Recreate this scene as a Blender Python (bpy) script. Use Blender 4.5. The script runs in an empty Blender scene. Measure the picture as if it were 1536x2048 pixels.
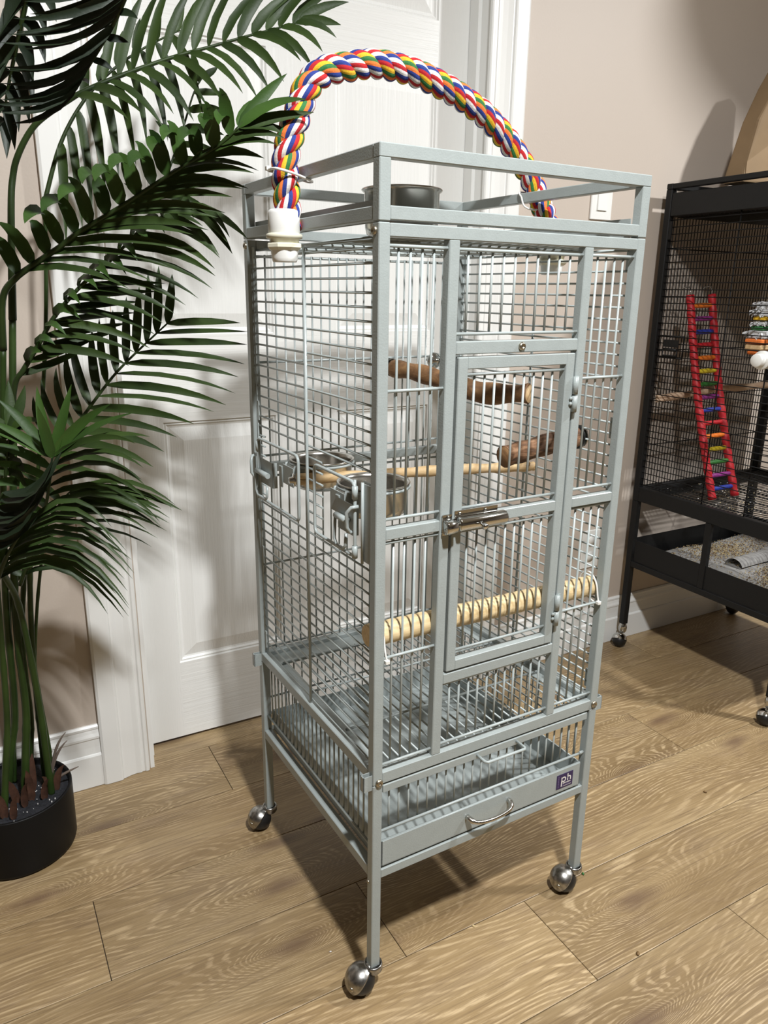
import bpy, bmesh, math, random
from mathutils import Vector, Matrix, Quaternion
random.seed(7)
PI = math.pi
SC = bpy.context.scene
COL = SC.collection

# ------------------------------------------------------------------ camera
cam_d = bpy.data.cameras.new('camera')
cam = bpy.data.objects.new('camera', cam_d)
COL.objects.link(cam)
SC.camera = cam
cam_d.sensor_fit = 'VERTICAL'
cam_d.sensor_height = 36.0
cam_d.lens = 1500.05 / 2048.0 * 36.0
cam_d.clip_start = 0.02
cam_d.clip_end = 60
R_ = Vector((0.87388145, -0.48596092, 0.01316034))
U_ = Vector((0.12654598, 0.253533, 0.95901363))
F_ = Vector((0.46937973, 0.83639883, -0.28305418))
CAM = Vector((-0.45612877, -0.83434722, 1.09686743))
cam.matrix_world = Matrix(((R_.x, U_.x, -F_.x, CAM.x), (R_.y, U_.y, -F_.y, CAM.y), (R_.z, U_.z, -F_.z, CAM.z), (0, 0, 0, 1)))

# ------------------------------------------------------------------ world, lamps, exposure
SC.view_settings.view_transform = 'Standard'
SC.view_settings.look = 'None'
SC.view_settings.gamma = 1.0
SC.view_settings.use_curve_mapping = False
SC.view_settings.exposure = 0.24
wd = bpy.data.worlds.new('world')
SC.world = wd
wd.use_nodes = True
wd.node_tree.nodes['Background'].inputs[0].default_value = (1.0, 0.97, 0.93, 1)
wd.node_tree.nodes['Background'].inputs[1].default_value = 0.30

def lamp(name, loc, power, size, color=(0.975, 0.99, 1.0)):
    d = bpy.data.lights.new(name, 'AREA')
    d.shape = 'DISK'
    d.size = size
    d.energy = power
    d.color = color
    o = bpy.data.objects.new(name, d)
    COL.objects.link(o)
    o.location = loc
    return o
lamp('ceiling_downlight', (-0.09, -1.0, 2.40), 70, 0.13)
lamp('ceiling_downlight', (2.02, -0.65, 2.40), 56, 0.13)

# ------------------------------------------------------------------ helpers
A = math.radians(1.2)
RZ = Matrix.Rotation(A, 3, 'Z')
def W(p):                       # cage frame -> room frame
    return RZ @ Vector(p)

class MB:
    """collects shapes, links them as one mesh object"""
    def __init__(s):
        s.v = []; s.f = []; s.m = []; s.sm = []
    def add(s, vs, fs, mat=0, smooth=False):
        n = len(s.v)
        s.v += [tuple(v) for v in vs]
        s.f += [tuple(i + n for i in f) for f in fs]
        s.m += [mat] * len(fs); s.sm += [smooth] * len(fs)
        return s
    def box(s, a, b, mat=0, ch=0.0):
        x0, y0, z0 = a; x1, y1, z1 = b
        if ch <= 0:
            v = [(x0, y0, z0), (x1, y0, z0), (x1, y1, z0), (x0, y1, z0), (x0, y0, z1), (x1, y0, z1), (x1, y1, z1), (x0, y1, z1)]
            return s.add(v, [(3, 2, 1, 0), (4, 5, 6, 7), (0, 1, 5, 4), (1, 2, 6, 5), (2, 3, 7, 6), (3, 0, 4, 7)], mat)
        v = []
        for X, sx in ((x0, 1), (x1, -1)):
            for Y, sy in ((y0, 1), (y1, -1)):
                for Z, sz in ((z0, 1), (z1, -1)):
                    v += [(X, Y + sy * ch, Z + sz * ch), (X + sx * ch, Y, Z + sz * ch), (X + sx * ch, Y + sy * ch, Z)]
        I = lambda ix, iy, iz, k: (ix * 4 + iy * 2 + iz) * 3 + k
        f = []
        f += [(I(0, 0, 0, 0), I(0, 0, 1, 0), I(0, 1, 1, 0), I(0, 1, 0, 0)), (I(1, 0, 0, 0), I(1, 1, 0, 0), I(1, 1, 1, 0), I(1, 0, 1, 0))]
        f += [(I(0, 0, 0, 1), I(1, 0, 0, 1), I(1, 0, 1, 1), I(0, 0, 1, 1)), (I(0, 1, 0, 1), I(0, 1, 1, 1), I(1, 1, 1, 1), I(1, 1, 0, 1))]
        f += [(I(0, 0, 0, 2), I(0, 1, 0, 2), I(1, 1, 0, 2), I(1, 0, 0, 2)), (I(0, 0, 1, 2), I(1, 0, 1, 2), I(1, 1, 1, 2), I(0, 1, 1, 2))]
        for a_ in (0, 1):
            for b_ in (0, 1):
                f.append((I(a_, b_, 0, 0), I(a_, b_, 0, 1), I(a_, b_, 1, 1), I(a_, b_, 1, 0)))
                f.append((I(a_, 0, b_, 0), I(a_, 0, b_, 2), I(a_, 1, b_, 2), I(a_, 1, b_, 0)))
                f.append((I(0, a_, b_, 1), I(0, a_, b_, 2), I(1, a_, b_, 2), I(1, a_, b_, 1)))
        for a_ in (0, 1):
            for b_ in (0, 1):
                for c_ in (0, 1):
                    f.append((I(a_, b_, c_, 0), I(a_, b_, c_, 1), I(a_, b_, c_, 2)))
        return s.add(v, f, mat)
    def tube(s, pts, r, n=8, mat=0, closed=False, cap=True):
        pts = [Vector(p) for p in pts]
        N = len(pts)
        rs = r if isinstance(r, (list, tuple)) else [r] * N
        T = []
        for i in range(N):
            if closed: t = pts[(i + 1) % N] - pts[i - 1]
            else: t = pts[min(i + 1, N - 1)] - pts[max(i - 1, 0)]
            T.append(t.normalized())
        up = Vector((0, 0, 1)) if abs(T[0].z) < 0.9 else Vector((1, 0, 0))
        u = (up - T[0] * up.dot(T[0])).normalized()
        vs = []
        for i in range(N):
            u = (u - T[i] * u.dot(T[i])).normalized()
            w = T[i].cross(u)
            for k in range(n):
                a = 2 * PI * k / n
                vs.append(pts[i] + (u * math.cos(a) + w * math.sin(a)) * rs[i])
        fs = []
        for i in range(N if closed else N - 1):
            j = (i + 1) % N
            for k in range(n):
                l = (k + 1) % n
                fs.append((i * n + k, i * n + l, j * n + l, j * n + k))
        s.add(vs, fs, mat, True)
        if cap and not closed:
            m = len(s.v) - N * n
            s.f.append(tuple(m + k for k in reversed(range(n)))); s.m.append(mat); s.sm.append(False)
            s.f.append(tuple(m + (N - 1) * n + k for k in range(n))); s.m.append(mat); s.sm.append(False)
        return s
    def lathe(s, prof, center=(0, 0, 0), axis=(0, 0, 1), n=28, mat=0, smooth=True, cap=True):
        ax = Vector(axis).normalized()
        ref = Vector((0, 0, 1)) if abs(ax.z) < 0.9 else Vector((1, 0, 0))
        u = (ref - ax * ref.dot(ax)).normalized(); w = ax.cross(u)
        c = Vector(center)
        vs = []
        for (r, h) in prof:
            for k in range(n):
                a = 2 * PI * k / n
                vs.append(c + ax * h + (u * math.cos(a) + w * math.sin(a)) * max(r, 1e-5))
        fs = []
        for i in range(len(prof) - 1):
            for k in range(n):
                l = (k + 1) % n
                fs.append((i * n + k, i * n + l, (i + 1) * n + l, (i + 1) * n + k))
        s.add(vs, fs, mat, smooth)
        return s
    def build(s, name, mats, parent=None, origin=None, kind=None, label=None, frame=None):
        """origin: subtract (coords given in the thing's own frame)"""
        me = bpy.data.meshes.new(name)
        o0 = Vector(origin) if origin is not None else (Vector(parent['_o']) if parent is not None and '_o' in parent.keys() else Vector((0, 0, 0)))
        me.from_pydata([tuple(Vector(v) - o0) for v in s.v], [], s.f)
        if not isinstance(mats, (list, tuple)): mats = [mats]
        for m in mats: me.materials.append(m)
        me.polygons.foreach_set('material_index', s.m)
        me.polygons.foreach_set('use_smooth', s.sm)
        me.update()
        o = bpy.data.objects.new(name, me)
        COL.objects.link(o)
        if parent is not None: o.parent = parent; o['_o'] = list(o0)
        if kind: o['kind'] = kind
        if label: o['label'] = label
        return o

def thing(name, loc, label, cat, group=None, cage=False):
    """an Empty at the thing's base; its parts are given in absolute coordinates of the room (or cage) frame"""
    o = bpy.data.objects.new(name, None)
    COL.objects.link(o)
    o.empty_display_size = 0.05
    o.location = W(loc) if cage else Vector(loc)
    if cage: o.rotation_euler = (0, 0, A)
    o['_o'] = list(loc)
    o['label'] = label; o['category'] = cat
    if group: o['group'] = group
    return o

def bez(p0, p1, p2, n):
    p0, p1, p2 = Vector(p0), Vector(p1), Vector(p2)
    return [p0 * (1 - t) ** 2 + p1 * 2 * t * (1 - t) + p2 * t * t for t in [i / n for i in range(n + 1)]]
def catmull(P, per=6):
    P = [Vector(p) for p in P]
    out = []
    for i in range(len(P) - 1):
        a = P[max(i - 1, 0)]; b = P[i]; c = P[i + 1]; d = P[min(i + 2, len(P) - 1)]
        for k in range(per):
            t = k / per
            out.append(0.5 * ((2 * b) + (c - a) * t + (2 * a - 5 * b + 4 * c - d) * t * t + (3 * b - a - 3 * c + d) * t ** 3))
    out.append(P[-1])
    return out

# ------------------------------------------------------------------ materials
class NT:
    def __init__(s, name):
        s.mat = bpy.data.materials.new(name); s.mat.use_nodes = True
        s.t = s.mat.node_tree; s.b = s.t.nodes['Principled BSDF']
    def n(s, typ, **kw):
        nd = s.t.nodes.new(typ)
        for k, v in kw.items():
            if k.startswith('i_'):
                key = k[2:]
                key = int(key) if key.isdigit() else key.replace('_', ' ')
                nd.inputs[key].default_value = v
            else: setattr(nd, k, v)
        return nd
    def l(s, a, b): s.t.links.new(a, b)
    def math(s, op, a, b=None, clamp=False):
        nd = s.t.nodes.new('ShaderNodeMath'); nd.operation = op; nd.use_clamp = clamp
        for i, x in enumerate((a, b)):
            if x is None: continue
            if hasattr(x, 'is_linked'): s.l(x, nd.inputs[i])
            else: nd.inputs[i].default_value = x
        return nd.outputs[0]
    def mix(s, fac, a, b):
        nd = s.t.nodes.new('ShaderNodeMix'); nd.data_type = 'RGBA'
        for sock, x in ((nd.inputs[0], fac), (nd.inputs[6], a), (nd.inputs[7], b)):
            if hasattr(x, 'is_linked'): s.l(x, sock)
            else: sock.default_value = x if not isinstance(x, tuple) else (*x, 1)[:4]
        return nd.outputs[2]
    def ramp(s, x, stops):
        nd = s.t.nodes.new('ShaderNodeValToRGB')
        e = nd.color_ramp.elements
        while len(e) < len(stops): e.new(0.5)
        for el, (p, c) in zip(e, stops):
            el.position = p; el.color = (*c, 1) if isinstance(c, tuple) else (c, c, c, 1)
        s.l(x, nd.inputs[0])
        return nd.outputs[0]
    def coords(s, scale=(1, 1, 1), rnd=False):
        tc = s.n('ShaderNodeTexCoord')
        mp = s.n('ShaderNodeMapping'); mp.inputs['Scale'].default_value = scale
        s.l(tc.outputs['Object'], mp.inputs[0])
        if rnd:
            oi = s.n('ShaderNodeObjectInfo')
            cb = s.n('ShaderNodeCombineXYZ')
            s.l(s.math('MULTIPLY', oi.outputs['Random'], 37.0), cb.inputs[0])
            s.l(s.math('MULTIPLY', oi.outputs['Random'], 91.0), cb.inputs[1])
            s.l(s.math('MULTIPLY', oi.outputs['Random'], 53.0), cb.inputs[2])
            s.l(cb.outputs[0], mp.inputs['Location'])
        return mp.outputs[0]
    def noise(s, vec, scale=5, detail=3, rough=0.5, dist=0.0):
        nd = s.n('ShaderNodeTexNoise'); nd.inputs['Scale'].default_value = scale
        nd.inputs['Detail'].default_value = detail; nd.inputs['Roughness'].default_value = rough
        nd.inputs['Distortion'].default_value = dist
        s.l(vec, nd.inputs['Vector'])
        return nd.outputs[0]
    def bump(s, h, strength=0.3, dist=0.002):
        nd = s.n('ShaderNodeBump'); nd.inputs['Strength'].default_value = strength; nd.inputs['Distance'].default_value = dist
        s.l(h, nd.inputs['Height']); s.l(nd.outputs[0], s.b.inputs['Normal'])
    def base(s, x):
        if hasattr(x, 'is_linked'): s.l(x, s.b.inputs['Base Color'])
        else: s.b.inputs['Base Color'].default_value = (*x, 1)
    def set(s, rough=None, metal=None, spec=None, coat=None, trans=None):
        if rough is not None: s.b.inputs['Roughness'].default_value = rough
        if metal is not None: s.b.inputs['Metallic'].default_value = metal
        if spec is not None: s.b.inputs['Specular IOR Level'].default_value = spec
        if coat is not None: s.b.inputs['Coat Weight'].default_value = coat
        if trans is not None: s.b.inputs['Transmission Weight'].default_value = trans
        return s

def simple(name, col, rough=0.5, metal=0.0, bump=None, var=0.0, vs=20, spec=None):
    m = NT(name); m.set(rough, metal, spec)
    if var > 0 or bump:
        c = m.coords()
        h = m.noise(c, vs, 3)
        if var > 0:
            lo = tuple(x * (1 - var) for x in col); hi = tuple(min(1, x * (1 + var)) for x in col)
            m.base(m.ramp(h, [(0.3, lo), (0.7, hi)]))
        else: m.base(col)
        if bump: m.bump(m.noise(c, bump[0], 2), bump[1], bump[2])
    else: m.base(col)
    return m.mat

M = {}
M['paint'] = simple('hammered_grey_paint', (0.312, 0.346, 0.338), 0.36, bump=(420, 0.35, 0.0006), var=0.03, vs=60)
M['wire'] = simple('grey_wire_paint', (0.36, 0.40, 0.392), 0.33)
M['chrome'] = simple('worn_chrome', (0.60, 0.60, 0.58), 0.10, 1.0, bump=(160, 0.12, 0.0004))
M['oldchrome'] = simple('tarnished_chrome', (0.36, 0.35, 0.33), 0.3, 1.0, bump=(120, 0.3, 0.0006), var=0.35, vs=140)
M['steel'] = simple('brushed_steel', (0.56, 0.54, 0.50), 0.22, 1.0)
M['bronze'] = simple('dull_bolt_metal', (0.42, 0.38, 0.30), 0.35, 1.0)
M['rubber'] = simple('black_rubber', (0.008, 0.008, 0.008), 0.45)
M['white_plastic'] = simple('white_plastic', (0.80, 0.80, 0.77), 0.35)
M['cream_plastic'] = simple('cream_plastic', (0.74, 0.72, 0.58), 0.4)
M['zip'] = simple('milky_nylon', (0.75, 0.74, 0.70), 0.35)
M['black'] = simple('black_powder_coat', (0.010, 0.010, 0.010), 0.5, bump=(300, 0.3, 0.0005), spec=0.22)
M['blackwire'] = simple('black_wire', (0.008, 0.008, 0.008), 0.5, spec=0.2)
M['pot'] = simple('black_pot_plastic', (0.006, 0.006, 0.006), 0.45, spec=0.18)
M['soil'] = simple('black_soil', (0.012, 0.013, 0.017), 0.8, bump=(90, 0.8, 0.004), var=0.5, vs=300)
M['husk'] = simple('brown_husk', (0.075, 0.032, 0.018), 0.7, bump=(200, 0.4, 0.001), var=0.35, vs=60)
M['fibre'] = simple('grey_fibre', (0.13, 0.10, 0.08), 0.8)
M['white'] = simple('white_satin_paint', (0.80, 0.80, 0.775), 0.38)
M['kraft'] = simple('kraft_paper', (0.235, 0.155, 0.08), 0.75, bump=(14, 0.25, 0.01), var=0.1, vs=9)
M['gap'] = simple('dark_joint', (0.05, 0.032, 0.018), 0.9)
M['seed'] = simple('seed_husk', (0.16, 0.09, 0.03), 0.6, var=0.4, vs=200)
M['paleseed'] = simple('pale_seed', (0.55, 0.43, 0.22), 0.6)
M['purple'] = simple('dark_purple_print', (0.022, 0.012, 0.075), 0.35)
M['labelwhite'] = simple('label_white', (0.72, 0.70, 0.68), 0.4)
M['labelgrey'] = simple('label_grey_purple', (0.16, 0.12, 0.25), 0.4)
for k, c in dict(red=(0.50, 0.012, 0.018), yellow=(0.80, 0.47, 0.02), green=(0.03, 0.18, 0.045), orange=(0.83, 0.20, 0.035), blue=(0.016, 0.04, 0.24), ropewhite=(0.80, 0.77, 0.74)).items():
    m = NT('cotton_' + k); m.set(0.85)
    cc = m.coords()
    nn = m.noise(cc, 380, 2)
    m.base(m.ramp(nn, [(0.3, tuple(x * 0.75 for x in c)), (0.7, c)]))
    m.bump(m.noise(cc, 700, 2), 0.5, 0.0008)
    M[k] = m.mat
for k, c in dict(lad_red=(0.38, 0.008, 0.014), lad_orange=(0.60, 0.14, 0.01), lad_purple=(0.20, 0.02, 0.16), lad_blue=(0.012, 0.03, 0.24), lad_yellow=(0.55, 0.42, 0.02), lad_green=(0.02, 0.12, 0.02)).items():
    M[k] = simple(k, c, 0.5, var=0.12, vs=60)

# wall paint: faint roller stipple
m = NT('beige_wall_paint'); m.set(0.5); c = m.coords(); m.base((0.525, 0.452, 0.385)); m.bump(m.noise(c, 170, 3), 0.12, 0.0015); M['wall'] = m.mat
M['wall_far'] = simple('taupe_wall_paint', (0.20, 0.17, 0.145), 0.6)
M['ceil'] = simple('ceiling_white', (0.60, 0.60, 0.585), 0.8)
# embossed door skins
def doorskin(name, sc):
    m = NT(name); m.set(0.36); m.base((0.80, 0.80, 0.775))
    c = m.coords(sc)
    h = m.noise(c, 1.0, 4, 0.6, 0.6)
    m.bump(h, 0.30, 0.003)
    return m.mat
M['door_v'] = doorskin('door_vertical_grain', (150, 150, 5))
M['door_h'] = doorskin('door_horizontal_grain', (5, 150, 150))

# laminate oak: pale pores drawn along x, cathedral figure, knots
m = NT('laminate_oak'); m.set(0.42)
v = m.coords((1, 1, 1), True)
sep = m.n('ShaderNodeSeparateXYZ'); m.l(v, sep.inputs[0])
def scaled(sx, sy, sz=1.0):
    vm = m.n('ShaderNodeVectorMath', operation='MULTIPLY'); m.l(v, vm.inputs[0]); vm.inputs[1].default_value = (sx, sy, sz)
    return vm.outputs[0]
warp = m.noise(scaled(1.3, 4.2, 1), 1.0, 2, 0.45)
warp2 = m.noise(scaled(6, 26, 1), 1.0, 2, 0.5)
kn = m.n('ShaderNodeTexVoronoi'); kn.voronoi_dimensions = '2D'; kn.inputs['Scale'].default_value = 1.0
kw = m.n('ShaderNodeVectorMath', operation='ADD'); m.l(scaled(1.5, 4.4, 1), kw.inputs[0])
kwn = m.n('ShaderNodeTexNoise'); kwn.inputs['Scale'].default_value = 1.0; m.l(scaled(7, 30, 1), kwn.inputs['Vector'])
kws = m.n('ShaderNodeVectorMath', operation='SCALE'); kws.inputs['Scale'].default_value = 0.10; m.l(kwn.outputs['Color'], kws.inputs[0]); m.l(kws.outputs[0], kw.inputs[1])
m.l(kw.outputs[0], kn.inputs['Vector'])
knot = m.ramp(kn.outputs['Distance'], [(0.02, 1.0), (0.11, 0.0)])
swirl = m.math('POWER', 2.718, m.math('MULTIPLY', kn.outputs['Distance'], -7.0))
ring = m.math('ADD', m.math('MULTIPLY', sep.outputs[1], 95.0), m.math('ADD', m.math('MULTIPLY', warp, 24.0), m.math('ADD', m.math('MULTIPLY', warp2, 1.6), m.math('MULTIPLY', swirl, 26.0))))
fr = m.math('FRACT', ring)
rid = m.math('ABSOLUTE', m.math('SUBTRACT', m.math('MULTIPLY', fr, 2.0), 1.0))
zone = m.noise(scaled(2.4, 8, 1), 1.0, 2, 0.5)
brk = m.noise(scaled(22, 190, 1), 1.0, 3, 0.6)
fine = m.noise(scaled(7, 330, 1), 1.0, 4, 0.65)
tone = m.noise(scaled(1.6, 9, 1), 1.0, 3, 0.55)
mottle = m.noise(scaled(9, 22, 1), 1.0, 3, 0.6)
oi = m.n('ShaderNodeObjectInfo')
col = m.ramp(tone, [(0.28, (0.205, 0.134, 0.062)), (0.5, (0.285, 0.196, 0.096)), (0.72, (0.350, 0.252, 0.132))])
col = m.mix(m.math('MULTIPLY', m.ramp(mottle, [(0.52, 0.0), (0.75, 1.0)]), 0.35), col, (0.19, 0.128, 0.085))
pale = m.math('MULTIPLY', m.math('MULTIPLY', m.ramp(rid, [(0.50, 0.0), (0.80, 1.0)]), m.ramp(brk, [(0.40, 0.0), (0.58, 1.0)])), m.ramp(zone, [(0.34, 0.25), (0.60, 1.0)]))
col = m.mix(m.math('MULTIPLY', pale, 0.74), col, (0.58, 0.435, 0.255))
dark = m.ramp(fine, [(0.33, 1.0), (0.50, 0.0)])
col = m.mix(m.math('MULTIPLY', dark, 0.55), col, (0.135, 0.085, 0.047))
light = m.ramp(fine, [(0.56, 0.0), (0.70, 1.0)])
col = m.mix(m.math('MULTIPLY', light, 0.46), col, (0.46, 0.345, 0.215))
col = m.mix(m.math('MULTIPLY', knot, 0.72), col, (0.13, 0.078, 0.048))
bri = m.math('ADD', m.math('MULTIPLY', oi.outputs['Random'], 0.22), 0.88)
hs = m.n('ShaderNodeHueSaturation'); m.l(col, hs.inputs['Color']); m.l(bri, hs.inputs['Value'])
m.base(hs.outputs[0]); m.bump(m.math('ADD', fine, m.math('MULTIPLY', pale, 0.6)), 0.10, 0.0008)
M['oak'] = m.mat

# palm leaf: dark green, paler midrib direction given by UV-less noise
def leafmat(name, c0, c1):
    m = NT(name); m.set(0.48, spec=0.28)
    v = m.coords((1, 1, 1), True)
    m.base(m.ramp(m.noise(v, 9, 3), [(0.3, c0), (0.7, c1)]))
    m.bump(m.noise(m.coords((90, 90, 90), True), 3.0, 2), 0.15, 0.001)
    m.b.inputs['Transmission Weight'].default_value = 0.0
    return m.mat
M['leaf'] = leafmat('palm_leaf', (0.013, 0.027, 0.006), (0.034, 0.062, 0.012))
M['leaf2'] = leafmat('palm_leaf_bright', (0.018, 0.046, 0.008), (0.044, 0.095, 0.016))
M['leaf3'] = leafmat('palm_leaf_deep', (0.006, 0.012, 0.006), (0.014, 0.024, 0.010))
M['rachis'] = leafmat('palm_stalk', (0.015, 0.028, 0.008), (0.028, 0.050, 0.012))
M['cane'] = leafmat('palm_cane', (0.014, 0.030, 0.006), (0.032, 0.062, 0.012))

# woods
def woodmat(name, c0, c1, c2, sc, rough=0.6, bs=0.4):
    m = NT(name); m.set(rough); v = m.coords(sc)
    h = m.noise(v, 1.0, 4, 0.6, 0.5)
    m.base(m.ramp(h, [(0.3, c0), (0.5, c1), (0.72, c2)])); m.bump(h, bs, 0.003)
    return m.mat
M['bark'] = woodmat('brown_bark', (0.075, 0.034, 0.014), (0.20, 0.098, 0.038), (0.36, 0.20, 0.085), (30, 30, 30), 0.7, 0.8)
M['bark2'] = woodmat('rough_dark_bark', (0.055, 0.026, 0.013), (0.17, 0.080, 0.036), (0.36, 0.21, 0.12), (22, 110, 110), 0.8, 1.0)
M['cutwood'] = woodmat('cut_wood_end', (0.42, 0.26, 0.12), (0.58, 0.40, 0.21), (0.66, 0.48, 0.28), (60, 160, 60), 0.65, 0.2)
M['dowel'] = woodmat('pine_dowel', (0.55, 0.40, 0.20), (0.68, 0.52, 0.29), (0.76, 0.61, 0.37), (6, 120, 120), 0.55, 0.15)
M['stick'] = woodmat('peeled_stick', (0.40, 0.25, 0.11), (0.56, 0.39, 0.20), (0.68, 0.50, 0.29), (16, 60, 60), 0.6, 0.4)
M['palestick'] = woodmat('pale_stick', (0.34, 0.22, 0.14), (0.48, 0.33, 0.22), (0.58, 0.43, 0.30), (20, 60, 60), 0.6, 0.3)
m = NT('shredded_paper'); m.set(0.9); v = m.coords()
m.base(m.ramp(m.noise(v, 60, 3), [(0.3, (0.35, 0.35, 0.36)), (0.7, (0.72, 0.72, 0.72))])); M['shred'] = m.mat
m = NT('newspaper'); m.set(0.8); v = m.coords()
m.base(m.mix(m.ramp(m.noise(m.coords((160, 30, 30)), 1.0, 3), [(0.45, 0.0), (0.6, 1.0)]), (0.42, 0.41, 0.39), (0.27, 0.26, 0.25))); M['news'] = m.mat

# ------------------------------------------------------------------ setting
def structure(o):
    o['kind'] = 'structure'; return o
YW = 0.776                      # wall plane
DL, DR = -0.168, 0.7155         # door edges
YD = 0.858                      # door face
XL, XR, YB, ZC = -3.6, 3.4, -4.6, 2.44
# floor slab and its planks
fl = structure(MB().box((XL - .1, YB - .1, -0.06), (XR + .1, 1.15, -0.004)).build('floor', M['gap']))
PW = 0.1914
joint = {-4: -.35, -3: .72, -2: -.71, -1: .343, 0: .086, 1: -.366, 2: .52, 3: -.034, 4: .4}
def plank_mesh(x0, x1, y0, y1):
    g = 0.0007
    cx, cy = (x0 + x1) / 2, (y0 + y1) / 2
    hx, hy = (x1 - x0) / 2 - g, (y1 - y0) / 2 - g
    b = 0.0009
    v = [(-hx, -hy, -.003), (hx, -hy, -.003), (hx, hy, -.003), (-hx, hy, -.003), (-hx, -hy, -b * .5), (hx, -hy, -b * .5), (hx, hy, -b * .5), (-hx, hy, -b * .5),
         (-hx + b, -hy + b, 0), (hx - b, -hy + b, 0), (hx - b, hy - b, 0), (-hx + b, hy - b, 0)]
    f = [(0, 1, 5, 4), (1, 2, 6, 5), (2, 3, 7, 6), (3, 0, 4, 7), (4, 5, 9, 8), (5, 6, 10, 9), (6, 7, 11, 10), (7, 4, 8, 11), (8, 9, 10, 11)]
    mb = MB().add(v, f)
    o = mb.build('plank', M['oak'], fl, origin=(0, 0, 0))
    o.location = (cx, cy, 0)
for r in range(-18, 5):
    y0 = 0.0315 + PW * r; y1 = y0 + PW
    if r == 4: y1 = 1.0
    j = joint.get(r, random.uniform(-1.3, 0))
    x = j
    while x > XL: x -= 1.38
    while x < XR:
        a, b_ = max(x, XL), min(x + 1.38, XR)
        if b_ - a > 0.02: plank_mesh(a, b_, y0, y1)
        x += 1.38
# walls
wb = MB()
wb.box((XL, YW, 0), (DL - 0.012, YW + .125, ZC)).box((DR + .012, YW, 0), (XR, YW + .125, ZC)).box((DL - .012, YW, 2.06), (DR + .012, YW + .125, ZC))
structure(wb.build('wall_back', M['wall']))
structure(MB().box((XL - .1, YB, 0), (XL, YW + .125, ZC)).build('wall_left', M['wall_far']))
structure(MB().box((XR, YB, 0), (XR + .1, YW + .125, ZC)).build('wall_right', M['wall_far']))
structure(MB().box((XL - .1, YB - .1, 0), (XR + .1, YB, ZC)).build('wall_rear', M['wall_far']))
structure(MB().box((XL - .1, YB - .1, ZC), (XR + .1, 1.0, ZC + .08)).build('ceiling', M['ceil']))
# door: stiles and rails with six moulded panels
RX = [(-0.0755, 0.1925), (0.3545, 0.6225)]
RZs = [(0.212, 0.807), (0.999, 1.588), (1.7025, 1.935)]
d = MB()
zb, zt = 0.009, 2.05
xs = [DL + .001, RX[0][0], RX[0][1], RX[1][0], RX[1][1], DR - .001]
zs = [zb, RZs[0][0], RZs[0][1], RZs[1][0], RZs[1][1], RZs[2][0], RZs[2][1], zt]
for i in range(5):
    for k in range(7):
        if i in (1, 3) and k in (1, 3, 5): continue
        vert = i in (0, 4) or (i == 2 and k in (1, 3, 5))
        d.add([(xs[i], YD, zs[k]), (xs[i + 1], YD, zs[k]), (xs[i + 1], YD, zs[k + 1]), (xs[i], YD, zs[k + 1])], [(0, 1, 2, 3)], 0 if vert else 1)
x0, x1 = xs[0], xs[-1]; yb = YD + .035
d.add([(x0, YD, zb), (x1, YD, zb), (x1, YD, zt), (x0, YD, zt), (x0, yb, zb), (x1, yb, zb), (x1, yb, zt), (x0, yb, zt)],
      [(0, 4, 5, 1), (1, 5, 6, 2), (2, 6, 7, 3), (3, 7, 4, 0), (4, 7, 6, 5)], 0)
door = structure(d.build('door_1', [M['door_v'], M['door_h']]))
for (a, b_) in RX:
    for (c0, c1) in RZs:
        p = MB()
        prof = [(0, 0), (.002, .0045), (.006, .0035), (.010, .0075), (.014, .0085), (.044, .0015)]
        vs, fs = [], []
        for (ins, dep) in prof:
            vs += [(a + ins, YD + dep, c0 + ins), (b_ - ins, YD + dep, c0 + ins), (b_ - ins, YD + dep, c1 - ins), (a + ins, YD + dep, c1 - ins)]
        for i in range(len(prof) - 1):
            for k in range(4):
                l = (k + 1) % 4
                fs.append((i * 4 + k, i * 4 + l, i * 4 + 4 + l, i * 4 + 4 + k))
        n0 = (len(prof) - 1) * 4
        fs.append((n0, n0 + 1, n0 + 2, n0 + 3))
        p.add(vs, fs)
        p.build('panel', M['door_v'], door, origin=(0, 0, 0))
# jamb with stops
jm = MB()
jm.box((DL - .012, YW - .002, 0), (DL - .003, .90, 2.06)).box((DR + .003, YW - .002, 0), (DR + .012, .90, 2.06)).box((DL - .012, YW - .002, 2.052), (DR + .012, .90, 2.064))
jm.box((DL - .003, .822, 0), (DL + .007, YD - .002, 2.052)).box((DR - .007, .822, 0), (DR + .003, YD - .002, 2.052)).box((DL, .822, 2.042), (DR, YD - .002, 2.052))
structure(jm.build('trim_1', M['white']))
# casings: moulded profile swept up the wall, (distance from inner edge, thickness)
CP = [(0, 0), (0, .008), (.003, .0105), (.008, .0105), (.011, .008), (.017, .008), (.0185, .010), (.021, .010), (.030, .0085), (.044, .0105), (.056, .0145), (.0595, .0145), (.062, .018), (.066, .0195), (.098, .0195), (.103, .017), (.103, 0)]
def casing(name, xin, sgn):
    b = MB(); n = len(CP)
    vs = []
    for z in (0.001, 2.16):
        for (u, t) in CP: vs.append((xin + sgn * u, YW - t, z))
    fs = []
    for i in range(n - 1):
        q = (i, i + 1, n + i + 1, n + i)
        fs.append(q if sgn < 0 else q[::-1])
    fs.append(tuple(range(n, 2 * n)))
    b.add(vs, fs)
    return structure(b.build(name, M['white']))
casing('trim_2', -0.1835, -1)
casing('trim_3', 0.7095, 1)
hb = MB()
n = len(CP); vs = []
for x in (-0.1835, 0.7095):
    for (u, t) in CP: vs.append((x, YW - t - .0005, 2.058 + u))
hb.add(vs, [(i, i + 1, n + i + 1, n + i) for i in range(n - 1)])
structure(hb.build('trim_4', M['white']))
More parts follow.
